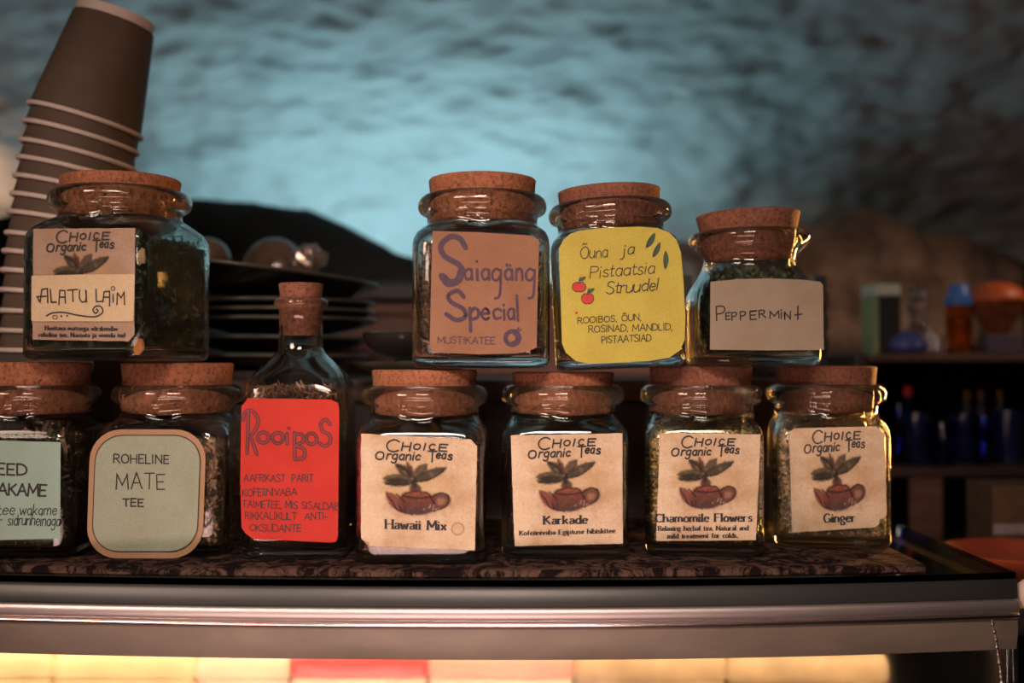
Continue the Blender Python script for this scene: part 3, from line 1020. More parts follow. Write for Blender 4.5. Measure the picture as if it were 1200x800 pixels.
# --- upper row ------------------------------------------------------------------
quad = [(39, 268), (158.5, 267), (157.5, 400), (38, 398)]
ext = (66, 56, 776, 751)
root, fc = square_jar('leftmost upper jar with a buff paper strip pasted over its teapot label', G2, (-.2755, -.009), .0028, 1.05, fat=1.09, rz=-12,
                      palette=P_DARK, fill=.078, n=2400, size=(.005, .0022, .001), seed=21, cork_up=.0085, glass_m=GLASS_G)
lab = teapot_label(fc, quad, root, PAPER_B, ext, seed=21, notch=[(1, 1, .06)])
lab['label'] = 'tan teapot label with a small torn corner'
mb = MB()
fc.write(mb, choice_lines(quad, ext), 1.7, .0011)
fc.write(mb, text('Huvitava maitsega värskendav', 53, 386.5, 139, 387.5, 5.0, jit=0, ser=True), 1.15, .0011, serif=True)
fc.write(mb, text('roheline tee. Nuusuta ja veendu ise!', 45.5, 394.5, 147, 395, 5.0, jit=0, ser=True), 1.15, .0011, serif=True)
mb.build('lettering', INK, lab)
mb = MB(); fc.plate(mb, [(37, 323), (96, 321.5), (156.5, 321), (158, 323), (156.5, 375), (155, 376.5), (38, 376.5), (36.5, 375)], .0012, .0016)
st = mb.build('name_strip', PAPER_W, root); st['label'] = 'buff paper strip with hand-drawn capitals and a curl'
mb = MB()
fc.write(mb, [[(46.5, 353.5), (44, 348)], [(43, 347.5), (56, 347)], [(47, 354), (49, 339), (55.5, 338), (56, 354.5)], [(59, 339), (60, 354), (66, 354)],
              [(69, 357), (70, 340), (76, 340.5), (76.5, 355)], [(70, 348), (76, 348)], [(79, 340), (91, 339)], [(85, 340), (85.5, 353)],
              smooth_pts([(93.5, 340), (93, 348), (96, 353.5), (100.5, 352), (101, 341)]), [(100.5, 340), (101.5, 354)],
              [(112.5, 339), (113, 353.5), (119, 353)], [(120.5, 354), (122, 342), (128.5, 341), (128.5, 358.5)], [(121.5, 348), (128, 348)],
              [(132.5, 345), (132.5, 354)], [(137, 357), (137.5, 343), (142, 349), (145.5, 342), (146, 357)],
              smooth_pts([(54.5, 370), (62, 366.5), (75, 366), (90, 369), (106, 371), (115, 370), (120.5, 365), (118, 359), (112, 359), (109, 363), (112, 367), (115, 364), (113, 362)])], 1.55, .0018)
e_ = ell(132.5, 338, 2.3, 2.3, 12); fc.stroke(mb, e_ + [e_[0]], .9, .0018)
e_ = ell(64.5, 371.5, 2.8, 2.2, 12); fc.stroke(mb, e_ + [e_[0]], .8, .0018)
for q_ in ((72, 370.3), (78.6, 369.8)): fc.stroke(mb, [q_, q_], 2.2, .0018)
mb.build('lettering', INK, st)
for (px, py, dp, col_, sd) in ((172.5, 299, .0065, 'pale', 3), (161, 405, .0055, 'orange', 5)):
    q = fc.pt(px, py); q.y += dp
    q.x = min(q.x, .0455 - .0065)
    mb = MB(); rs = []
    for j in range(6):
        ring = []
        for i in range(9):
            g1, g2 = 2 * math.pi * i / 9, math.pi * (j + .3) / 5.6
            p = Vector((math.sin(g2) * math.cos(g1) * .0034, math.sin(g2) * math.sin(g1) * .0016, math.cos(g2) * .0050))
            ring.append(q + p * (1 + .5 * noise.noise(p * 400 + Vector((sd, 0, 0)))))
        rs.append(ring)
    mb.rings(rs)
    o = mb.build('fruit_piece', plain(col_ + '_peel', (.62, .40, .22) if sd == 3 else (.55, .20, .06), .7), root)
    o['label'] = 'pale dried fruit piece' if sd == 3 else 'orange dried fruit piece'

root, fc = square_jar('upper jar with the kraft brown label lettered in thick purple marker', G2, (-.0200, -.010), -.0018, 1.06, wx=1.035, rz=0,
                      palette=P_SAI, fill=.077, n=2600, size=(.006, .0013, .001), seed=22, cork_up=.0112)
mb = MB(); fc.plate(mb, [(507, 270.5), (560, 272), (622, 276), (632, 281), (630, 345), (629, 407), (618, 412), (604, 414), (560, 415), (510, 413), (503.5, 406), (505, 340)], .0002, .0006)
lab = mb.build('label', PAPER_K, root); lab['label'] = 'kraft brown paper label'
mb = MB()
# fat first letters drawn with the side of the marker
fc.write(mb, [smooth_pts([(545.5, 290), (538.8, 279.5), (527, 277.6), (516.5, 288), (521, 300), (537, 309.6), (541.7, 318), (537, 329), (525, 333), (517, 323)])], 6.6, .0007)
fc.write(mb, [smooth_pts([(541, 316), (537, 328), (527, 331), (519, 324)])], 8.6, .0007)
fc.write(mb, [smooth_pts([(543.6, 348), (536, 340.5), (525.5, 346), (529, 354), (543, 362), (545, 371), (535, 375), (523, 368)])], 5.2, .0007)
for s_, x0, x1 in (('a', 544.5, 553.5), ('a', 564.5, 573.5), ('ä', 591.5, 600.5), ('n', 605, 612.5)):
    fc.write(mb, text(s_, x0, 328, x1, 328, 21, jit=.03), 3.1, .0007)
fc.write(mb, [[(559, 315.5), (559.5, 328)], [(558.5, 306), (559, 306.5)]], 3.3, .0007)
for gx in (577, 616.5):
    fc.write(mb, [smooth_pts([(gx + 9, 317), (gx + 4, 315), (gx, 320), (gx + 1, 327), (gx + 6, 328), (gx + 9.5, 322)]), smooth_pts([(gx + 10, 316), (gx + 9.5, 335), (gx + 8, 347), (gx + 3, 349.5)])], 3.0, .0007)
fc.write(mb, [[(550.5, 361), (551.5, 388)], smooth_pts([(551, 366), (556, 361), (561, 365), (559, 372), (552, 374)])], 4.0, .0007)
for s_, x0, x1 in (('e', 564.5, 573.5), ('c', 578, 586.5), ('a', 595, 603)):
    fc.write(mb, text(s_, x0, 374.5, x1, 374.5, 21, jit=.03), 3.1, .0007)
fc.write(mb, [[(590.5, 363), (591, 374.5)], [(590.3, 357), (590.3, 357.5)], [(605.5, 346), (607, 375.5)]], 3.1, .0007)
fc.write(mb, text('MUSTIKATEE', 513, 402, 580, 403, 8, jit=.04, gap=.16), 1.1, .0007)
e_ = ell(600.5, 396, 8.2, 8.0, 18); fc.stroke(mb, e_ + [e_[0]], 5, .0007)
fc.stroke(mb, ell(601, 396, 5.5, 6, 9, -1.2, 1.6), 5, .0007); fc.stroke(mb, [(604, 389), (608, 384)], 2, .0007); fc.stroke(mb, [(606, 389), (611, 386)], 1.6, .0007)
mb.build('lettering', INK_P, lab)

root, fc = square_jar('upper jar with the yellow label, two drawn red apples and three green leaves', G2, (.0712, .002), -.0020, 1.03, wx=1.02, rz=-1, roll=-2.6,
                      palette=P_OUN, fill=.077, n=1800, size=(.004, .0018, .001), seed=23, cork_up=.0095, cork_m=CORK_D)
YL = [(655, 300), (655, 291), (660, 281), (668, 274), (680, 270), (710, 266.5), (750, 265.5), (770, 267), (784, 272), (793, 281), (798, 296),
      (801, 330), (803, 370), (802.5, 398), (797, 410), (784, 419), (760, 423), (720, 425), (690, 426), (675, 423), (663, 413), (658.5, 402), (657, 350)]
mb = MB(); fc.plate(mb, YL, .0002, .0006)
lab = mb.build('label', PAPER_Y, root); lab['label'] = 'yellow paper label with rounded corners'
mb = MB()
fc.write(mb, text('Õuna', 680, 303, 712, 301, 13.5, slant=.05, gap=.1), 1.1, .0008)
fc.write(mb, text('ja', 729, 299, 743, 297, 13, slant=.15), 1.25, .0008)
fc.write(mb, text('Pistaatsia', 691, 326, 767, 320, 14.5, slant=.12, gap=.1), 1.1, .0008)
fc.write(mb, text('Strudel'.replace('rud', 'ruud'), 710, 344, 771, 340, 14, slant=.15, gap=.08), 1.25, .0008)
fc.write(mb, text('ROOIBOS, ÕUN,', 677, 379, 751.5, 375, 7.2, gap=.16), 1.0, .0008)
fc.write(mb, text('ROSINAD, MANDLID,', 690, 389.5, 788, 386.5, 8, gap=.14), 1.0, .0008)
fc.write(mb, text('PISTAATSIAD', 705, 402, 763, 399.5, 8, gap=.12), 1.0, .0008)
mb.build('lettering', INK, lab)
def drawn(name, pts, mat, extra=(), lw=.7):
    mb = MB(); fc.poly(mb, pts, .0008); o = mb.build(name, mat, lab)
    mo = MB(); fc.stroke(mo, pts + [pts[0]], lw, .0010)
    for e in extra: fc.stroke(mo, e, .8, .0010)
    return o, mo
outl = MB()
def take(mo):
    outl.add(mo.v, mo.f)
for cx_, cy_, rx, ry in ((678.5, 336, 8.2, 6.4), (688.5, 349.5, 7.2, 6.8)):
    e_ = [(x, y + 1.6 * math.exp(-((x - cx_) / 2.4) ** 2) * (1 if y < cy_ else -.4)) for x, y in ell(cx_, cy_, rx, ry, 24)]
    o, mo = drawn('apple_drawing', e_, INK_AP, [smooth_pts([(cx_, cy_ - 4), (cx_ + .3, cy_ - 9), (cx_ + 2, cy_ - 12)])]); take(mo)
    o, mo = drawn('leaf_drawing', leafshape(cx_ + .5, cy_ - 7, cx_ + 8, cy_ - 11.5, 3.4), INK_G, lw=.5); take(mo)
drawn('berry_drawing', ell(675.5, 366.5, 1.7, 1.5, 10), INK_AP)
for x0, y0, x1, y1, wd in ((757, 290, 767.5, 273, 6.0), (765, 301, 773.5, 284, 5.4), (779.5, 315, 780, 294, 5.6)):
    o, mo = drawn('leaf_drawing', leafshape(x0, y0, x1, y1, wd, bend=.6), INK_G, [[(x0 + (x1 - x0) * .1, y0 + (y1 - y0) * .1), (x0 + (x1 - x0) * .8, y0 + (y1 - y0) * .8)]]); take(mo)
tag(outl.build('drawing_outline', INK, lab), kind='stuff')


# squat jar with sloping shoulders and a flared lip
def squat_jar():
    m = .001
    X, Y, hy = .1641, .004, .040
    root = thing('tea_jar', 'squat upper jar with sloping shoulders, wide grey-tan label and one handwritten word', 'jar', (X, Y + hy, -.0006), (0, math.radians(-.8), 0), G2)
    hx, R = .0418, .021
    outer = [(0, hx - 5 * m, hy - 5 * m, 16 * m), (.6 * m, hx - 2.4 * m, hy - 2.4 * m, 18 * m), (2 * m, hx - .8 * m, hy - .8 * m, R), (5 * m, hx, hy, R), (25 * m, hx, hy, R), (42 * m, hx, hy, R), (49 * m, hx - .8 * m, hy - .8 * m, R + 1 * m),
             (54 * m, hx - 2.8 * m, hy - 2.6 * m, R + 4 * m), (60 * m, hx - 6.2 * m, hy - 5.2 * m, 29 * m), (66 * m, 32.8 * m, 32.2 * m, 31 * m), (70 * m, 31.4 * m, 31.2 * m, 31 * m), (73 * m, 31 * m, 31 * m, 31 * m),
             (76 * m, 32 * m, 32 * m, 99), (79 * m, 35 * m, 35 * m, 99), (82 * m, 38.8 * m, 38.8 * m, 99), (85 * m, 41 * m, 41 * m, 99), (88 * m, 41.4 * m, 41.4 * m, 99), (90.4 * m, 39.8 * m, 39.8 * m, 99), (91.6 * m, 36.6 * m, 36.6 * m, 99), (91.7 * m, 35 * m, 35 * m, 99)]
    inner = [(6.5 * m, hx - 8 * m, hy - 8 * m, 13 * m), (8 * m, hx - 3.4 * m, hy - 3.4 * m, 18 * m), (25 * m, hx - 2.8 * m, hy - 2.8 * m, 18.5 * m), (41 * m, hx - 2.8 * m, hy - 2.8 * m, 18.5 * m), (48 * m, hx - 3.8 * m, hy - 3.8 * m, 20 * m),
             (53 * m, hx - 5.8 * m, hy - 5.5 * m, 23 * m), (59 * m, 32.5 * m, 31.8 * m, 27 * m), (65 * m, 29.6 * m, 29.2 * m, 29 * m), (70 * m, 28.4 * m, 28.4 * m, 28.4 * m), (76 * m, 29.2 * m, 29.2 * m, 99), (91.2 * m, 33.6 * m, 33.6 * m, 99)]
    fix = lambda L: [(z, a, b, min(r, a, b)) for z, a, b, r in L]
    outer, inner = fix(outer), fix(inner)
    body_mesh(outer, inner).build('glass_body', GLASS, root, smooth=True)
    cork_mesh(.0284, .0352, .0705, .1045, tilt=math.radians(-1.6)).build('cork', CORK_D, root, smooth=True, angle=50)
    tag(tea_mesh(inner, .063, P_PEP, 1900, (.005, .0022, .001), 'leaf', 24).build('loose_tea', TEA, root), kind='stuff')
    bpy.context.view_layer.update()
    return root, Face(root, -hy - .0002)

root, fc = squat_jar()
mb = MB(); fc.plate(mb, [(832.5, 330), (865, 327), (900, 326), (940, 327.5), (961, 330), (964.5, 334), (965, 380), (965.5, 410), (900, 410.5), (832, 409.5)], .0002, .0006)
lab = mb.build('label', PAPER_GREY, root); lab['label'] = 'wide grey-tan paper label'
mb = MB()
for s_, x0, x1, h_, dy in (('P', 839.5, 850, 17.5, 1.5), ('E', 850.5, 855.5, 8, 0), ('P', 857.5, 863.5, 9.5, 1), ('P', 867.5, 874, 10, .5), ('E', 879, 886.5, 10, 0), ('R', 889.5, 897, 9, -2),
                           ('M', 902, 913, 8.5, -1.5), ('i', 915, 916.5, 12, -1), ('N', 919.5, 926.5, 9.5, 0)):
    fc.write(mb, text(s_, x0, 374.5 + dy, x1, 374 + dy, h_, jit=.03), 1.7)
fc.write(mb, [[(935, 358.5), (935, 374)], [(931.5, 369), (939.5, 368)]], 1.9)
mb.build('lettering', INK, lab)


# ------------------------------------------------------------------ setting
def sgrid(name, fn, nu, nv, mat, kind='structure', smooth=True):
    vs = [fn(i / nu, j / nv) for j in range(nv + 1) for i in range(nu + 1)]
    n1 = nu + 1
    fs = [(j * n1 + i, j * n1 + i + 1, (j + 1) * n1 + i + 1, (j + 1) * n1 + i) for j in range(nv) for i in range(nu)]
    mb = MB().add(vs, fs)
    o = mb.build(name, mat, smooth=smooth)
    o['kind'] = kind
    return o


def plaster():
    m = plain('rough_plaster', (0.62, 0.62, 0.58), 0.9, var=.14, scale=3.0, bump=.9, bscale=30)
    t = m.node_tree
    return m

PLASTER = plaster()

def vault(u, v):
    x = -1.9 + 4.1 * u
    if v < .12:
        y, z, ny, nz = 1.15, -1.25 + 1.33 * v / .12, -1, 0
    else:
        t = (v - .12) / .88 * math.radians(88)
        y, z = -.35 + 1.5 * math.cos(t), .08 + .62 * math.sin(t)
        ny, nz = -math.cos(t), -math.sin(t) * 1.2
    p = Vector((x, y, z))
    s = p * 1.0
    d = .012 * noise.noise(Vector((x * 3, y * 4, z * 4)))
    d += .014 * noise.noise(Vector((x * 9, y * 14, z * 16 + 3)))
    d += .0120 * noise.noise(Vector((x * 19, y * 28, z * 34 + 7)))
    d += .0055 * noise.noise(Vector((x * 40, y * 60, z * 70)))
    return Vector((x, y + ny * d, z + nz * d))

sgrid('ceiling', vault, 420, 300, PLASTER)
fl = MB().box((-1.9, -1.7, -1.29), (2.2, 1.2, -1.25)).build('floor', plain('dark_floor', (.05, .035, .028), .6))
fl['kind'] = 'structure'
mb = MB().box((-1.9, -1.75, -1.25), (2.2, -1.7, 1.0))
tag(mb.build('wall_back', plain('brown_wall', (.10, .06, .045), .8)), kind='structure')

# counter behind the jars
WOOD_D = plain('dark_wood', (.022, .013, .010), .45, var=.5, scale=14, stretch=(1, 8, 8), bump=.2)
WOOD_B = plain('brown_wood', (.17, .075, .055), .6, var=.35, scale=10, stretch=(1, 6, 6), bump=.25)
WOOD_R = plain('shelf_wood', (.075, .038, .024), .55, var=.4, scale=12, stretch=(1, 8, 8), bump=.2)
bc = thing('back_counter', 'dark wooden counter behind the tea jars carrying plates and stones', 'counter', (-.6, .60, -1.25))
B = lambda lo, hi, m=None: (lo[0] + .6, lo[1] - .60, lo[2] + 1.25), 
def cbox(root, name, lo, hi, mat, bev=.002):
    L = root.location
    mb = MB().box([lo[i] - L[i] for i in range(3)], [hi[i] - L[i] for i in range(3)])
    o = mb.build(name, mat, root)
    if bev:
        b = o.modifiers.new('bevel', 'BEVEL'); b.width = bev; b.segments = 2
    return o
cbox(bc, 'carcass', (-1.5, .215, -1.25), (.285, .830, -.030), WOOD_D)
cbox(bc, 'worktop', (-1.5, .205, -.030), (.292, .835, -.012), WOOD_R)

# low wooden backboard with a capping rail, seen between the plates and the jars
bb = thing('backboard', 'low reddish brown board with a dark capping rail behind the plates', 'board', (-.1, .60, -.0118))
cbox(bb, 'panel', (-.62, .59, -.0118), (.20, .61, .076), WOOD_B)
cbox(bb, 'capping_rail', (-.62, .575, .0762), (.20, .62, .098), WOOD_D, .003)
cbox(bb, 'moulding', (-.62, .582, .060), (.20, .5898, .066), WOOD_B, .001)


# ------------------------------------------------------------------ stones on the ledge
def stone(name, label, path, base_y, depth, zbase, mat, seed, rough):
    """lumpy long stone; path = silhouette as (pixel x, pixel y) from left to right"""
    nx, na = 130, 44
    import bisect
    mb = MB()
    rs = []
    for i in range(nx + 1):
        t = i / nx
        px = path[0][0] + (path[-1][0] - path[0][0]) * t
        k = min(max(bisect.bisect([p[0] for p in path], px) - 1, 0), len(path) - 2)
        a, b = path[k], path[k + 1]
        f = (px - a[0]) / (b[0] - a[0])
        f = f * f * (3 - 2 * f) * .5 + f * .5
        py = a[1] + (b[1] - a[1]) * f
        top = P(px, py, base_y)
        h = top.z - zbase
        ring = []
        dd = depth * (0.25 + .75 * math.sin(math.pi * min(max(t, .02), .98)) ** .4)
        for j in range(na):
            g = 2 * math.pi * j / na
            c, s_ = math.cos(g), math.sin(g)
            yy = base_y + math.copysign(abs(c) ** .8, c) * dd
            zz = zbase + h * (abs(s_) ** .75 if s_ > 0 else 0)
            p = Vector((top.x, yy, zz))
            q = Vector((p.x * 9, p.y * 9, p.z * 11 + seed))
            d = rough * (noise.noise(q) * .55 + noise.noise(q * 2.3) * .5 + noise.noise(q * 5) * .30 + noise.noise(q * 11) * .12)
            if s_ > 0.02:
                n = Vector((0, c, s_))
                p += n * d * (1 if s_ < .7 else .45)
            ring.append(p)
        rs.append(ring)
    mb.rings(rs)
    cx = sum((r[0].x for r in rs)) / len(rs)
    L = Vector((cx, base_y, zbase))
    mb.v = [tuple(Vector(p) - L) for p in mb.v]
    o = mb.build(name, mat, smooth=True, loc=L)
    tag(o, label, 'stone')
    return o

STONE_D = plain('dark_stone', (.030, .032, .028), .85, var=.5, scale=9, bump=.6, bscale=50)
STONE_B = plain('brown_stone', (.16, .10, .068), .9, var=.85, scale=14, bump=1, bscale=40)
stone('ledge_stone', 'long nearly black stone sloping down to the right behind the plate stack', [(-60, 262), (60, 244), (180, 232), (235, 235), (300, 237), (350, 246), (400, 262), (440, 281), (474, 300), (520, 322), (560, 350)],
      .70, .07, -.0118, STONE_D, 3, .020)
stone('ledge_stone', 'brown craggy stone hump behind the squat jar, under the blue-lit vault', [(740, 330), (790, 290), (830, 276), (880, 270), (930, 262), (960, 256), (985, 247), (1020, 243), (1050, 255), (1085, 268), (1110, 276), (1150, 292), (1200, 312), (1260, 330)],
      .945, .085, .0, STONE_B, 8, .050)
# the stone hump rests on a stone shelf
SL = cbox(thing('stone_shelf', 'dark masonry ledge along the wall, carrying the brown stone hump', 'ledge', (.0, .0, 0)), 'slab', (-1.5, .845, -1.25), (1.1, 1.09, -.0002), plain('masonry', (.035, .022, .018), .9, var=.4, bump=.8, bscale=20), .01)


# ------------------------------------------------------------------ stacked paper cups
KRAFT = plain('kraft_cup', (.115, .076, .052), .75, var=.12, scale=50, bump=.15)
RIM = plain('pale_card', (.75, .62, .54), .6, var=.06)
def cup_meshes():
    w_ = MB()
    H, r1, r0 = .086, .0418, .0300
    w_.lathe([(r1, .0015), (r1 - .001, .010), (r0 + .0008, H - .006), (r0, H - .0045), (r0 - .0006, H - .0045), (r0 - .0006, H - .0085), (r1 - .0014, .0015)], 48, cap0=False, cap1=False)
    n = 48; base = len(w_.v) - n
    for i in range(n): w_.f.append((base + i, base + (i + 1) % n, (i + 1) % n, i)); w_.m.append(0); w_.c.append(None)
    rim = MB()
    rr = []
    for i in range(48):
        a = 2 * math.pi * i / 48
        ring = []
        for k in range(8):
            b = 2 * math.pi * k / 8
            R_ = r1 + .0004 + .0019 * math.cos(b)
            ring.append(Vector((R_ * math.cos(a), R_ * math.sin(a), .0019 + .0019 * math.sin(b))))
        rr.append(ring)
    rr.append(rr[0]); rim.rings(rr, cap0=False, cap1=False)
    foot = MB()
    foot.lathe([(r0 - .0008, H - .0085), (r0 - .0005, H + .003), (r0 - .0022, H + .003), (r0 - .0022, H - .0075)], 48, cap0=False, cap1=True)
    return w_, rim, foot

a_, b_, c_ = cup_meshes()
cup0 = thing('paper_cup', 'topmost paper cup of the stack, its whole brown side and pale foot showing', 'cup', group='upturned brown paper cups stacked at the left')
wall_ = a_.build('cup_wall', KRAFT, cup0, smooth=True, angle=40)
rim_ = b_.build('rolled_rim', RIM, cup0, smooth=True); rim_['label'] = 'pale rolled rim'
foot_ = c_.build('cup_foot', RIM, cup0, smooth=True, angle=40); foot_['label'] = 'pale foot band'
YC = .139
dC = YC - CAMY
xs = [36, 31, 27, 24, 20, 17, 14, 11, 8, 6, 5, 4, 3, 2]
ys = [127, 148, 170, 190, 211, 232, 253, 277, 298, 320, 343, 367, 390, 413]
rp = .0436 * F / dC
cups = []
for i in range(23):
    th = math.radians(15.5 * max(0, 1 - i / 14) ** .9)
    if i < 14:
        px = xs[i] + rp * math.cos(th)
        py = ys[i] + rp * math.sin(th)
    else:
        px, py = 2 + rp, 413 + (i - 13) * 20.3
    p = P(px, py, YC)
    cups.append((p, th))
ORD = ('second', 'third', 'fourth', 'fifth', 'sixth', 'seventh', 'eighth', 'ninth', 'tenth', 'eleventh', 'twelfth', 'thirteenth', 'fourteenth')
for i, (p, th) in enumerate(cups[:14]):
    if i == 0: o = cup0
    else:
        o = cup0.copy(); COL.objects.link(o)
        o['label'] = ORD[i - 1] + ' paper cup from the top of the stack at the left'
        for ch in (wall_, rim_):
            c = ch.copy(); COL.objects.link(c); c.parent = o
    o.location = p
    o.rotation_euler = (0, th, 0)
    last = p
rs_ = MB().box((-.044, -.044, 0), (.044, .044, last.z - .0002 + .1258))
tag(rs_.build('riser_block', plain('riser_wood', (.05, .03, .02), .6), loc=(last.x, last.y, -.1258)), 'dark block under the paper cup stack, behind the leftmost jar', 'block')


# ------------------------------------------------------------------ plates, platter and small ware behind the jars
GLAZE = plain('dark_glaze', (.022, .020, .016), .22, var=.3, scale=8, coat=.3)
GLAZE_R = plain('olive_rim_glaze', (.07, .062, .045), .3, var=.3, scale=20)
def plate_parts(R, h, th=.0028):
    body = MB()
    body.lathe([(R * .45, 0), (R * .55, .0005), (R * .60, .002), (R * .80, h * .45), (R * .97, h - .001), (R, h), (R * .998, h + th * .7), (R * .975, h + th), (R * .94, h + th * .6), (R * .78, h * .45 + th), (R * .58, .002 + th), (R * .4, .0015 + th)], 56)
    rim = MB()
    rr = []
    for i in range(56):
        a = 2 * math.pi * i / 56
        rr.append([Vector(((R + .0002 + .0014 * math.cos(b)) * math.cos(a), (R + .0002 + .0014 * math.cos(b)) * math.sin(a), h + th * .5 + .0016 * math.sin(b))) for b in [k * math.pi / 3 for k in range(6)]])
    rr.append(rr[0]); rim.rings(rr, cap0=False, cap1=False)
    return body, rim

YP = .31
pl = []
zz = -.0118
pb, pr = plate_parts(.088, .012)
plate0 = thing('dinner_plate', '', 'plate', group='dark plates stacked behind the upper jars')
pbo = pb.build('plate_body', GLAZE, plate0, smooth=True, angle=50)
pro = pr.build('rim_band', GLAZE_R, plate0, smooth=True); pro['label'] = 'olive glazed rim edge'
targets = [(431, 417), (437, 397), (441, 376), (439, 366), (439, 356)]
names = ['fifth', 'fourth', 'third', 'second', 'highest']
stack = []
for (px, py), nme in zip(targets, names):
    stack.append((P(px, py, YP).x, P(px, py, YP).z - .0134, nme))
for i, (xr, z, nme) in enumerate(stack):
    if i == 0: o = plate0
    else:
        o = plate0.copy(); COL.objects.link(o)
        for ch in (pbo, pro):
            c = ch.copy(); COL.objects.link(c); c.parent = o
    o.location = (xr - .0895, YP, z)
    o.rotation_euler = (0, 0, i)
    o['label'] = (f'{nme} of the visible dark plates right behind the corked bottle' if nme else 'dark plate low in the stack, hidden behind the bottle')
zl = stack[0][1]
rb_ = MB().box((-.06, -.06, 0), (.06, .06, zl + .0116))
tag(rb_.build('riser_block', WOOD_D, loc=(stack[0][0] - .0895, YP, -.0118)), 'dark block under the plate stack, behind the corked bottle', 'block')
pt = thing('platter', 'broad black platter lying tilted on top of the plate stack', 'platter', (P(437, 335, YP).x - .125, YP, 0), (0, math.radians(5.5), 0))
R_ = .127
pt.location.z = P(437, 334, YP).z + .125 * math.sin(math.radians(5.5)) - .024
body, rimm = plate_parts(R_, .022)
body.build('platter_body', GLAZE, pt, smooth=True, angle=50); rimm.build('rim_band', GLAZE_R, pt, smooth=True)

WARE = plain('brown_glazed_ware', (.16, .095, .065), .28, var=.4, scale=30, coat=.4)
SILV = plain('crumpled_foil', (.55, .42, .36), .3, metal=.85, var=.2, bump=.5)
def small_bowl(name, label, cat, loc, rot, R, H, mat, group=None):
    mb = MB()
    out, inn = [], []
    for k in range(12):
        a = k / 11 * math.pi / 2
        out.append((max(R * math.sin(a), .3 * R if k < 3 else 0), H * (1 - math.cos(a))))
        inn.append((R * .9 * math.sin(a) + .0001, H * .12 + H * .9 * (1 - math.cos(a))))
    prof = out + [(R * .97, H * 1.03)] + inn[::-1]
    mb.lathe(prof, 40)
    o = mb.build(name, mat, smooth=True, angle=60, loc=loc)
    o.rotation_euler = rot
    return tag(o, label, cat, group)
Z1 = P(306, 318, .30)
small_bowl('small_bowl', 'brown glazed bowl lying on its side on the black platter, ring foot showing', 'bowl', (P(307, 306, .33).x, .345, P(307, 306, .33).z + .002), (math.radians(-104), 0, math.radians(-8)), .030, .020, WARE)
small_bowl('small_bowl', 'brown bowl on the platter half hidden by the leftmost upper jar', 'bowl', (P(236, 300, .33).x, .345, P(236, 300, .33).z + .004), (math.radians(-104), 0, math.radians(10)), .022, .018, WARE)
mb = MB()
bm_r = []
for j in range(9):
    ring = []
    for i in range(16):
        a = 2 * math.pi * i / 16; b = math.pi * j / 8
        p = Vector((math.sin(b) * math.cos(a) * .018, math.sin(b) * math.sin(a) * .014, math.cos(b) * .014))
        p *= 1 + .35 * noise.noise(p * 120)
        ring.append(p)
    bm_r.append(ring)
mb.rings(bm_r)
q = P(361, 302, .30)
tag(mb.build('foil_ball', SILV, smooth=False, loc=(q.x, .30, q.z - .002)), 'crumpled shiny foil lump at the right of the platter', 'foil')

# small dark bowls at the right foot of the plate stack
q = P(478, 414, .16)
small_bowl('small_bowl', 'small black bowl between the plate stack and the purple-lettered jar', 'bowl', (q.x, .16, P(478, 423, .16).z), (0, 0, 0), .036, .022, GLAZE)
sa = MB(); sa.lathe([(.02, 0), (.035, .002), (.046, .008), (.0465, .010), (.034, .0045), (.02, .003)], 44)
tag(sa.build('saucer', GLAZE_R, smooth=True, angle=50, loc=(q.x + .004, .16, P(478, 423, .16).z - .0105)), 'dark saucer under the small black bowl', 'saucer')
zb = P(478, 423, .16).z - .0107
hb = zb + .1258
sb = MB(); sb.lathe([(.028, 0), (.028, .004), (.024, .006), (.024, hb - .006), (.032, hb - .002), (.032, hb)], 36)
tag(sb.build('display_stand', WOOD_D, smooth=True, angle=40, loc=(q.x + .004, .16, -.1258)), 'turned dark stand raising the saucer behind the jars', 'stand')

# black slatted crate behind the squat jar
cr = thing('slatted_crate', 'black slatted crate behind the squat jar, below the brown stone', 'crate', (.24, .36, -.0118))
BL = plain('black_paint', (.016, .015, .016), .4, var=.3)
X0, X1 = P(797, 400, .30).x, P(1012, 400, .30).x
X1 = .292
zt = P(0, 322, .30).z
for k in range(9):
    z0 = -.008 + k * .0205
    if z0 + .014 > zt: break
    cbox(cr, 'slat', (X0, .300, z0), (X1, .306, z0 + .0135), BL, .001)
for x_ in (X0, X1 - .012):
    for y_ in (.3062, .44):
        cbox(cr, 'corner_post', (x_, y_, -.0118), (x_ + .012, y_ + .012, zt), BL, .001)
cbox(cr, 'back_panel', (X0, .4522, -.0118), (X1, .458, zt), BL, .001)


# ------------------------------------------------------------------ the display case: glass top, front rail, fascia, lit sweets
def yedge(x):
    return -.028 + (.25 if x > 0 else .16) * x * x

GL_T = glass('shelf_glass', (.80, .93, .90))
case = thing('display_case', 'glass-topped sweets display case carrying the row of jars', 'display case', (0, .05, -1.25))
def swept(name, prof, mat, x0=-.62, x1=.3225, n=60, smooth=True, angle=45, closed=True):
    """profile (dy, z) swept along the bowed front edge"""
    mb = MB()
    rs = []
    L = case.location
    for i in range(n + 1):
        x = x0 + (x1 - x0) * i / n
        y = yedge(x)
        rs.append([Vector((x - L.x, y + p[0] - L.y, p[1] - L.z)) for p in prof])
    mb.rings(rs)
    return mb.build(name, mat, case, smooth=smooth, angle=angle)

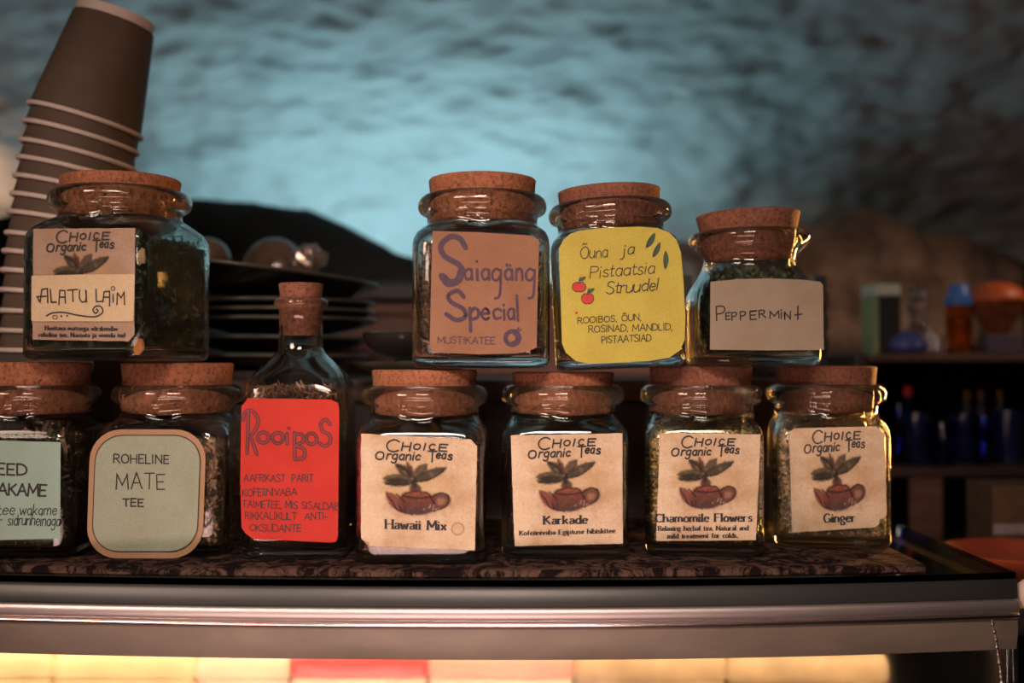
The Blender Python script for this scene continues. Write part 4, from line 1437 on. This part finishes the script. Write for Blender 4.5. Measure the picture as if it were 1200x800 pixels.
def slab(name, z0, z1, ext, mat, x0=-.62, x1=.3225, yback=.205, y0=0.0):
    mb = MB()
    n = 50
    L = case.location
    fr = [(x0 + (x1 - x0) * i / n) for i in range(n + 1)]
    loop = [(x, yedge(x) + y0) for x in fr] + [(x1, yback), (x0, yback)]
    vs = [Vector((x - L.x, y - L.y, z0 - L.z)) for x, y in loop] + [Vector((x - L.x, y - L.y, z1 - L.z)) for x, y in loop]
    m = len(loop)
    mb.add(vs, [tuple(reversed(range(m))), tuple(range(m, 2 * m))] + [(i, (i + 1) % m, m + (i + 1) % m, m + i) for i in range(m)])
    return mb.build(name, mat, case)

slab('glass_top', -.1362, -.1322, 0, GL_T)
RAIL = plain('brushed_aluminium', (.50, .44, .43), .42, metal=.9, var=.10, scale=30, stretch=(1, 30, 30))
RAIL_D = plain('smoked_glazing', (.022, .023, .022), .38, var=.15, scale=10)
BEAD = plain('polished_bead', (.85, .72, .72), .22, metal=1, var=.05)
FASC = plain('bronze_fascia', (.17, .135, .105), .45, metal=.2, var=.2, scale=14, stretch=(1, 3, 3))
def rolled(cy, cz, ry, rz, a0, a1, n=14):
    return [(cy + ry * math.cos(math.radians(a0 + (a1 - a0) * i / n)), cz + rz * math.sin(math.radians(a0 + (a1 - a0) * i / n))) for i in range(n + 1)]
swept('upper_glazing', [(.004, -.1364), (.0008, -.1364), (-.0012, -.1385), (-.0022, -.1480), (.004, -.1482)], RAIL_D)
swept('front_rail', [(.006, -.1484), (-.002, -.1484)] + rolled(-.002, -.1530, .0026, .0046, 90, 270, 8)[1:] + [(.006, -.1576)], RAIL)
swept('rail_bead', rolled(-.0030, -.1592, .0019, .0016, 0, 350, 11), BEAD)
swept('fascia', [(.003, -.1610), (-.0015, -.1610), (-.0018, -.1700), (.0006, -.1810), (.003, -.1810)], FASC)
edge = MB()
L = case.location
# strip coloured as the reflection along the glass edge, and end panel
cbox(case, 'reflection_strip', (.296, .0, -.1400), (.300, .205, -.1364), plain('edge_reflection', (.5, .30, .13), .35, metal=.8), .0005)
cbox(case, 'end_glass', (.3175, .003, -.33), (.3215, .20, -.1366), glass('end_glass_mat', (.85, .92, .88)), .0005)
cbox(case, 'cabinet', (-.62, .004, -1.25), (.3225, .2005, -.330), WOOD_D, .002)
# front pane in front of the sweets
slabf = MB(); rs = []
for i in range(41):
    x = -.62 + .94 * i / 40
    y = yedge(x)
    rs.append([Vector((x - L.x, y + p[0] - L.y, p[1] - L.z)) for p in ((.0006, -.1812), (-.0044, -.25), (.0036, -.329), (.0064, -.329), (-.0016, -.25), (.003, -.1812))])
slabf.rings(rs)
slabf.build('front_pane', glass('front_glass', (.95, .96, .95), rough=.12), case, smooth=True, angle=40)
cbox(case, 'tray_shelf', (-.60, .02, -.285), (.31, .195, -.280), plain('steel_tray', (.5, .45, .42), .3, metal=.7), .001)

def cake(label, px0, px1, top, y0, y1, mat, icing=None, seed=0):
    X0_, X1_ = P(px0, 780, y0).x, P(px1, 780, y0).x
    cx_, cy_ = (X0_ + X1_) / 2, (y0 + y1) / 2
    hx_, hy_ = (X1_ - X0_) / 2 + .0008, (y1 - y0) / 2
    zt_ = P(600, top, y0).z
    H_ = zt_ + .2798
    r_ = thing('cake', label, 'cake', (cx_, cy_, -.2798))
    mb = MB(); rs_ = []
    for z, g in ((0, .002), (.003, 0), (H_ * .5, .0), (H_ * .78, .0005)):
        rs_.append(rrect(hx_ - g, hy_ - g, .003, z, 8))
    mb.rings([[p + Vector((0, 0, 0)) + (0.0004) * noise.noise_vector(p * 120 + Vector((seed, 0, 0))) for p in r] for r in rs_])
    mb.build('sponge', mat, r_, smooth=True, angle=50)
    mb = MB(); rs_ = []
    for z, g in ((H_ * .785, -.0006), (H_ * .9, -.001), (H_ * .985, .001), (H_, .0035)):
        rs_.append(rrect(hx_ - g, hy_ - g, .003, z, 8))
    mb.rings([[p + (0.0004) * noise.noise_vector(p * 90 + Vector((0, seed, 0))) for p in r] for r in rs_])
    mb.build('icing', icing or mat, r_, smooth=True, angle=60)

c_y = plain('yellow_cream', (.78, .55, .26), .5, var=.15, scale=30)
c_p = plain('peach_cream', (.85, .58, .36), .5, var=.12, scale=30)
c_r = plain('red_jelly', (.72, .06, .045), .2, var=.2, scale=25)
c_s = plain('salmon_mousse', (.80, .30, .20), .4, var=.15, scale=25)
c_t = plain('tan_sponge', (.50, .30, .14), .7, var=.25, scale=40)
cake('yellow iced cake at the far left inside the lit case', -90, 60, 763, .055, .17, c_y, c_y, 1)
cake('second yellow iced cake behind the front pane, right of the first', 64, 228, 764, .055, .17, c_y, c_y, 2)
cake('pale peach cake between the yellow and the red ones', 232, 338, 765, .055, .17, c_p, c_p, 3)
cake('bright red jelly cake in the middle of the lit case', 342, 500, 763, .055, .17, c_p, c_r, 4)
cake('salmon pink cake right of the red jelly one', 504, 670, 764, .055, .17, c_p, c_s, 5)
cake('tan sponge cake under the third teapot label', 674, 850, 766, .055, .17, c_t, c_t, 6)
cake('tan sponge cake nearest the right end of the case', 854, 1040, 768, .055, .17, c_t, c_t, 7)

# cloth
def cloth_mat():
    m, t, b = nm('flowered_brown_velvet')
    tc = N(t, 'ShaderNodeTexCoord')
    mp = N(t, 'ShaderNodeMapping'); mp.inputs['Scale'].default_value = (1, 1, .6)
    t.links.new(tc.outputs['Object'], mp.inputs[0])
    n1 = N(t, 'ShaderNodeTexNoise', Scale=55.0, Detail=8.0, Roughness=.8, Distortion=1.2)
    n2 = N(t, 'ShaderNodeTexNoise', Scale=600.0, Detail=3.0)
    for n in (n1, n2): t.links.new(mp.outputs[0], n.inputs['Vector'])
    cr = N(t, 'ShaderNodeValToRGB')
    e = cr.color_ramp.elements
    e[0].position, e[1].position = .48, .56
    e[0].color = (.008, .005, .005, 1); e[1].color = (.085, .050, .038, 1)
    t.links.new(n1.outputs['Fac'], cr.inputs[0])
    t.links.new(cr.outputs[0], b.inputs['Base Color'])
    b.inputs['Roughness'].default_value = .95
    b.inputs['Specular IOR Level'].default_value = .05
    bp = N(t, 'ShaderNodeBump', Strength=.9, Distance=.0012)
    t.links.new(n2.outputs['Fac'], bp.inputs['Height']); t.links.new(bp.outputs[0], b.inputs['Normal'])
    return m
mb = MB(); rs = []
nC = 220
for i in range(nC + 1):
    x = -.615 + (.262 + .615) * i / nC
    y = yedge(x) + .0035
    jj = .0010 * noise.noise(Vector((x * 60, 0, 0))) + .0006 * noise.noise(Vector((x * 260, 0, 3)))
    rs.append([Vector((x, p[0], p[1])) for p in ((.198, -.1320), (y + .001, -.1320), (y - .0012 + jj, -.1306), (y - .0012 + jj, -.1284), (y + .0002 + jj, -.1268), (y + .003, -.1262), (.198, -.1262))])
mb.rings(rs)
tag(mb.build('counter_cloth', cloth_mat(), smooth=True, angle=50), 'dark brown flowered velvet runner under the bottom row of jars', 'cloth')

# pink-white knob on the right end and bead chain
kb = MB(); q = P(1199, 704, -.02)
M = Matrix.Rotation(math.pi / 2, 4, 'Y')
kb.lathe([(.002, -.011), (.007, -.010), (.0095, -.006), (.0098, .012), (.0085, .020), (.003, .022)], 28, M=M)
kn = kb.build('plastic_knob', plain('pink_white_plastic', (.80, .60, .56), .35, var=.05), smooth=True, angle=50, loc=(.3325 + .003, .000, q.z))
tag(kn, 'pinkish white rounded plastic end piece at the right end of the case', 'knob')
ch = MB()
pts = smooth_pts([(1158, 706), (1161, 722), (1165, 740), (1168, 758), (1171, 776), (1174, 800), (1176, 830)], 4)
acc = []
last = None
for x_, y_ in pts:
    p = P(x_, y_, -.006)
    if last is None or (p - last).length > .0032:
        acc.append(p); last = p
Lc = acc[0].copy()
for p in acc:
    M = Matrix.Translation(p - Lc)
    ch.lathe([(.0001, -.0014), (.0009, -.0011), (.0014, 0), (.0009, .0011), (.0001, .0014)], 10, M=M)
ch.tube([p - Lc for p in acc], .0004, 6)
tag(ch.build('bead_chain', plain('steel_beads', (.5, .4, .38), .25, metal=1), smooth=True, loc=Lc), 'thin metal bead chain hanging from the right end of the rail', 'chain')


# ------------------------------------------------------------------ bar shelves in the dark on the right
YB = .62
def bx(x): return P(x, 400, YB).x
def bz(y): return P(1100, y, YB).z
su = thing('bar_shelf', 'dark wooden bar shelving at the right, holding glassware', 'shelf', (bx(1130), .80, -1.25))
cbox(su, 'upper_board', (bx(1000), YB - .06, bz(424)), (bx(1290), YB + .20, bz(415)), WOOD_R, .002)
cbox(su, 'middle_board', (bx(1000), YB - .06, bz(553)), (bx(1290), YB + .20, bz(543)), WOOD_R, .002)
cbox(su, 'lower_board', (bx(1000), YB - .06, bz(664)), (bx(1290), YB + .20, bz(652)), WOOD_R, .002)
cbox(su, 'side_panel', (bx(1290), YB - .06, -1.25), (bx(1290) + .02, YB + .20, bz(300)), WOOD_D, .002)
cbox(su, 'side_panel', (bx(985), YB - .06, -1.25), (bx(1000), YB + .20, bz(415)), WOOD_D, .002)
cbox(su, 'back_panel', (bx(1000), YB + .20, -1.25), (bx(1290), YB + .21, bz(415)), WOOD_D, .002)
cbox(su, 'plinth', (bx(1000), YB - .05, -1.25), (bx(1290), YB + .19, bz(664) - .0002), WOOD_D, .002)
cbox(su, 'divider', (bx(1046), YB - .055, bz(652) + .0002), (bx(1083), YB - .045, bz(553) - .0002), WOOD_B, .002)

BLUE = glass('blue_glass', (.12, .20, .75))
CLEAR = glass('bar_glass', (.92, .93, .95))
AMBER = glass('amber_glass', (.85, .5, .2), rough=.05)
def at(px, py, Y=YB): return P(px, py, Y)

# black box with a pale top and pale green edge
bxr = thing('card_box', 'black box with pale top and light green edge on the upper bar shelf', 'box', at(1034, 415, .60) + Vector((0, 0, .0)))
bxr.location.z = bz(415) + .0002
wb = (P(1048, 400, .60).x - P(1018, 400, .60).x)
hb2 = P(1034, 334, .60).z - bxr.location.z
def lbox(root, name, lo, hi, mat, bev=.001):
    o = MB().box(lo, hi).build(name, mat, root)
    b = o.modifiers.new('bevel', 'BEVEL'); b.width = bev; b.segments = 2
    return o
PALE = plain('pale_card_top', (.42, .45, .38), .6, var=.08)
lbox(bxr, 'box_body', (-wb / 2 + .004, -.02, 0), (wb / 2, .03, hb2 - .014), BL)
lbox(bxr, 'lid', (-wb / 2 + .0002, -.021, hb2 - .0138), (wb / 2, .03, hb2), PALE)
e2 = lbox(bxr, 'green_edge', (-wb / 2, -.021, 0), (-wb / 2 + .0038, .03, hb2 - .014), plain('green_edge', (.20, .26, .12), .5))
e2['label'] = 'light green edge strip'

def lathe_thing(name, label, cat, px, Y, zb_, prof, mat, group=None, n=32, rot=None):
    mb = MB(); mb.lathe(prof, n)
    q = P(px, 400, Y)
    o = mb.build(name, mat, smooth=True, angle=50, loc=(q.x, Y, zb_))
    if rot: o.rotation_euler = rot
    return tag(o, label, cat, group)
ub = bz(415) + .0002
k_ = (YB + .7) / F
# glass decanter-like figure, blue lidded dish, clear tumblers
lathe_thing('glass_carafe', 'sparkling clear carafe with a round stopper between the black box and the blue-capped shaker', 'carafe', 1076, .66, ub,
            [(.010, 0), (.016, .001), (.017, .022), (.012, .036), (.008, .044), (.010, .052), (.014, .060), (.010, .068), (.004, .071), (.010, .077), (.010, .083), (.003, .086)], CLEAR)
lathe_thing('blue_dish', 'low blue glass dish with a domed lid on the upper bar shelf', 'dish', 1063, .585, ub,
            [(.012, 0), (.021, .003), (.024, .010), (.023, .012), (.018, .020), (.008, .026), (.003, .028)], plain('blue_dish_glaze', (.05, .07, .22), .12, var=.2, coat=.5))
for i, (px, h_) in enumerate(((1088, .030), (1097, .022))):
    lathe_thing('liqueur_glass', 'tiny liqueur glass ' + ('left' if i == 0 else 'right') + ' of two beside the blue dish', 'glass', px, .60, ub,
                [(.007, 0), (.0075, .001), (.009, h_), (.0078, h_), (.0065, .004), (.0005, .0035)], CLEAR, 'tiny glasses beside the blue dish')
sh = thing('salt_shaker', 'amber shaker with a bright blue cap on the upper bar shelf', 'shaker', (P(1124, 400, .60).x, .60, ub))
MB().lathe([(.012, 0), (.0165, .001), (.0165, .05), (.0160, .058), (.0145, .058), (.0150, .048), (.0150, .004), (.001, .003)], 8).build('shaker_body', AMBER, sh)
MB().lathe([(.0005, .0045), (.0138, .0045), (.0138, .042), (.0005, .044)], 8).build('spice', plain('spice', (.30, .13, .04), .8, var=.5, scale=200), sh)
MB().lathe([(.0168, .0582), (.0172, .066), (.0135, .068), (.0115, .080), (.009, .083), (.001, .084)], 24).build('cap', plain('blue_cap', (.035, .13, .42), .4), sh, smooth=True, angle=40)
gb = thing('orange_goblet', 'dark stemmed goblet with a domed orange top at the right edge', 'goblet', (P(1168, 400, .60).x, .60, ub))
MB().lathe([(.020, 0), (.022, .002), (.010, .008), (.007, .014), (.010, .024), (.022, .040), (.029, .052), (.031, .060), (.029, .060), (.020, .042), (.001, .030)], 36).build('bowl', plain('brown_red_glass', (.16, .045, .02), .15, coat=.5), gb, smooth=True, angle=60)
MB().lathe([(.030, .0605), (.0345, .062), (.0335, .068), (.029, .076), (.021, .082), (.010, .085), (.001, .0855)], 36).build('domed_top', plain('orange_dome', (.45, .085, .014), .45), gb, smooth=True)
tb = MB().box((-.022, -.012, 0), (.022, .012, .022)).build('tin_box', plain('violet_tin', (.075, .055, .085), .5), loc=(P(1180, 400, .56).x, .572, ub))
bv = tb.modifiers.new('bevel', 'BEVEL'); bv.width = .002
tag(tb, 'dull violet tin in front of the orange goblet', 'tin')

mbz = bz(543) + .0002
DKB = plain('dark_blue_ceramic', (.012, .016, .07), .12, var=.3, coat=.6)
for i, (px, Y, R_, h_, w_) in enumerate(((1052, .63, .016, .075, 'leftmost'), (1072, .60, .015, .062, 'second'), (1103, .59, .018, .052, 'third'), (1128, .63, .017, .058, 'fourth'), (1152, .61, .017, .060, 'fifth'), (1180, .62, .018, .064, 'sixth'))):
    lathe_thing('blue_tumbler', f'{w_} from the left of the dark blue tumblers on the middle bar shelf', 'tumbler', px, Y, mbz,
                [(R_ * .7, 0), (R_ * .78, .001), (R_ * 1.0, h_), (R_ * .9, h_), (R_ * .68, .005), (.0004, .004)], BLUE if i % 2 == 0 else DKB, 'dark blue tumblers on the middle bar shelf')
rb = MB(); rb.lathe([(.009, 0), (.0095, .001), (.0095, .05), (.005, .066), (.004, .08), (.0045, .081), (.001, .081)], 24)
o = rb.build('sauce_bottle', BL, smooth=True, angle=50, loc=(P(1065, 400, .66).x, .665, mbz))
thg = tag(o, 'slim black bottle with a red cap behind the blue tumblers', 'bottle')
MB().lathe([(.0048, .0812), (.0052, .092), (.001, .0925)], 20).build('red_cap', plain('red_cap', (.55, .03, .015), .4), o, smooth=True, angle=40)
AMB = plain('gold_foil', (.65, .35, .10), .25, metal=.9)
for i, (px, w_) in enumerate(((1132, 'left'), (1149, 'middle'), (1171, 'right'))):
    lathe_thing('gold_topped_bottle', f'{w_} of three dark bottles with gold tops at the back of the bar shelf', 'bottle', px, .72, mbz,
                [(.011, 0), (.0115, .001), (.0115, .05), (.006, .062), (.0045, .066), (.0045, .084), (.001, .084)], BL, 'gold-topped bottles')
    bo = [x for x in COL.objects if x.name.startswith('gold_topped_bottle')][-1]
    MB().lathe([(.0052, .0745), (.0054, .086), (.002, .088), (.0005, .088)], 18).build('gold_cap', AMB, bo, smooth=True, angle=50)
lbz = bz(652) + .0002
for i, (px, Y, s_) in enumerate(((1102, .60, 1.0), (1160, .585, .93))):
    lathe_thing('wine_glass', ('left' if i == 0 else 'right') + ' of two wine glasses on the lowest bar shelf', 'glass', px, Y, lbz,
                [(.0002, 0), (.018 * s_, .0005), (.018 * s_, .0015), (.003, .004), (.0022, .008), (.0022, .034 * s_), (.006, .038 * s_), (.0175 * s_, .052 * s_), (.0195 * s_, .064 * s_), (.0165 * s_, .084 * s_),
                 (.0155 * s_, .084 * s_), (.0183 * s_, .064 * s_), (.0162 * s_, .053 * s_), (.005, .040 * s_), (.0004, .039 * s_)], CLEAR, 'wine glasses on the lowest bar shelf')
# low side table with terracotta dish nearer the camera
TY = .22
tq = P(1195, 676, TY)
tt = thing('side_table', 'dark side table at the lower right corner beyond the case', 'table', (tq.x + .10, TY + .06, -1.25))
cbox(tt, 'table_top', (.345, TY - .12, tq.z - .02), (.72, TY + .20, tq.z), WOOD_D, .003)
for x_ in (.36, .69):
    for y_ in (TY - .105, TY + .17):
        cbox(tt, 'leg', (x_, y_, -1.25), (x_ + .018, y_ + .018, tq.z - .0202), WOOD_D, .001)
TERR = plain('terracotta_glaze', (.42, .075, .03), .25, var=.35, scale=20, coat=.4)
dsh = MB(); dsh.lathe([(.03, 0), (.034, .002), (.055, .014), (.062, .022), (.060, .023), (.05, .015), (.03, .006), (.001, .005)], 44)
tag(dsh.build('terracotta_dish', TERR, smooth=True, angle=50, loc=(P(1192, 665, TY).x, TY, tq.z + .0002)), 'orange-red glazed dish on the table at the right edge', 'dish')
cv = thing('brown_carton', 'brown cardboard box behind the orange-red dish', 'box', (P(1195, 560, .33).x, .35, tq.z + .0002))
lbox(cv, 'carton_body', (-.03, -.03, 0), (.05, .03, P(0, 553, .33).z - tq.z - .012), plain('cardboard', (.16, .085, .045), .8))
lbox(cv, 'pale_band', (-.0305, -.0325, .020), (.0505, -.0302, .030), plain('pale_band', (.45, .36, .36), .4))
# leafy garnish low at the right corner
gq = P(1190, 752, .02)
lf = MB(); rnd = random.Random(5)
for i in range(60):
    p = Vector((rnd.gauss(0, .016), rnd.gauss(0, .012), rnd.uniform(-.016, .022)))
    R3 = Euler((rnd.uniform(0, 3), rnd.uniform(0, 3), rnd.uniform(0, 6))).to_matrix()
    s_ = rnd.uniform(.006, .011)
    vs_ = [p + R3 @ Vector(v_) * s_ for v_ in ((-1, 0, 0), (-.3, .45, .1), (.5, .4, .1), (1, 0, -.1), (.5, -.4, .1), (-.3, -.45, .1))]
    lf.add(vs_, [(0, 1, 2, 3, 4, 5)])
HB = thing('potted_herb', 'small leafy green herb in a pot low at the right corner', 'plant', (.372, .03, gq.z - .05))
for v_i in range(len(lf.v)): lf.v[v_i] = (lf.v[v_i][0], lf.v[v_i][1], lf.v[v_i][2] + .055)
tag(lf.build('leaves', plain('herb_leaf', (.16, .20, .05), .6, var=.5, scale=60), HB), kind='stuff')
MB().lathe([(.018, 0), (.020, .001), (.025, .034), (.026, .036), (.022, .036), (.018, .032), (.001, .032)], 28).build('pot', plain('pink_pot', (.45, .26, .22), .5), HB, smooth=True, angle=50)
st2 = thing('plant_stand', 'slim wooden stand under the potted herb', 'stand', (.372, .03, -1.25))
lbox(st2, 'stand_top', (-.03, -.03, gq.z - .05 + 1.25 - .012), (.03, .03, gq.z - .05 + 1.25 - .0002), WOOD_D)
lbox(st2, 'stand_post', (-.012, -.012, 0), (.012, .012, gq.z - .05 + 1.25 - .0122), WOOD_D)

# glass-free tube fixture on the ledge that gives the blue light
tf = thing('tube_lamp', 'slim lamp housing on the ledge behind the stones', 'lamp', (-.14, .875, .0))
lbox(tf, 'housing', (-.34, -.02, 0), (.34, .02, .072), BL)

# ------------------------------------------------------------------ lift everything so that the floor lies at zero
for o in list(S.objects):
    if o.parent is None:
        o.location.z += EYE
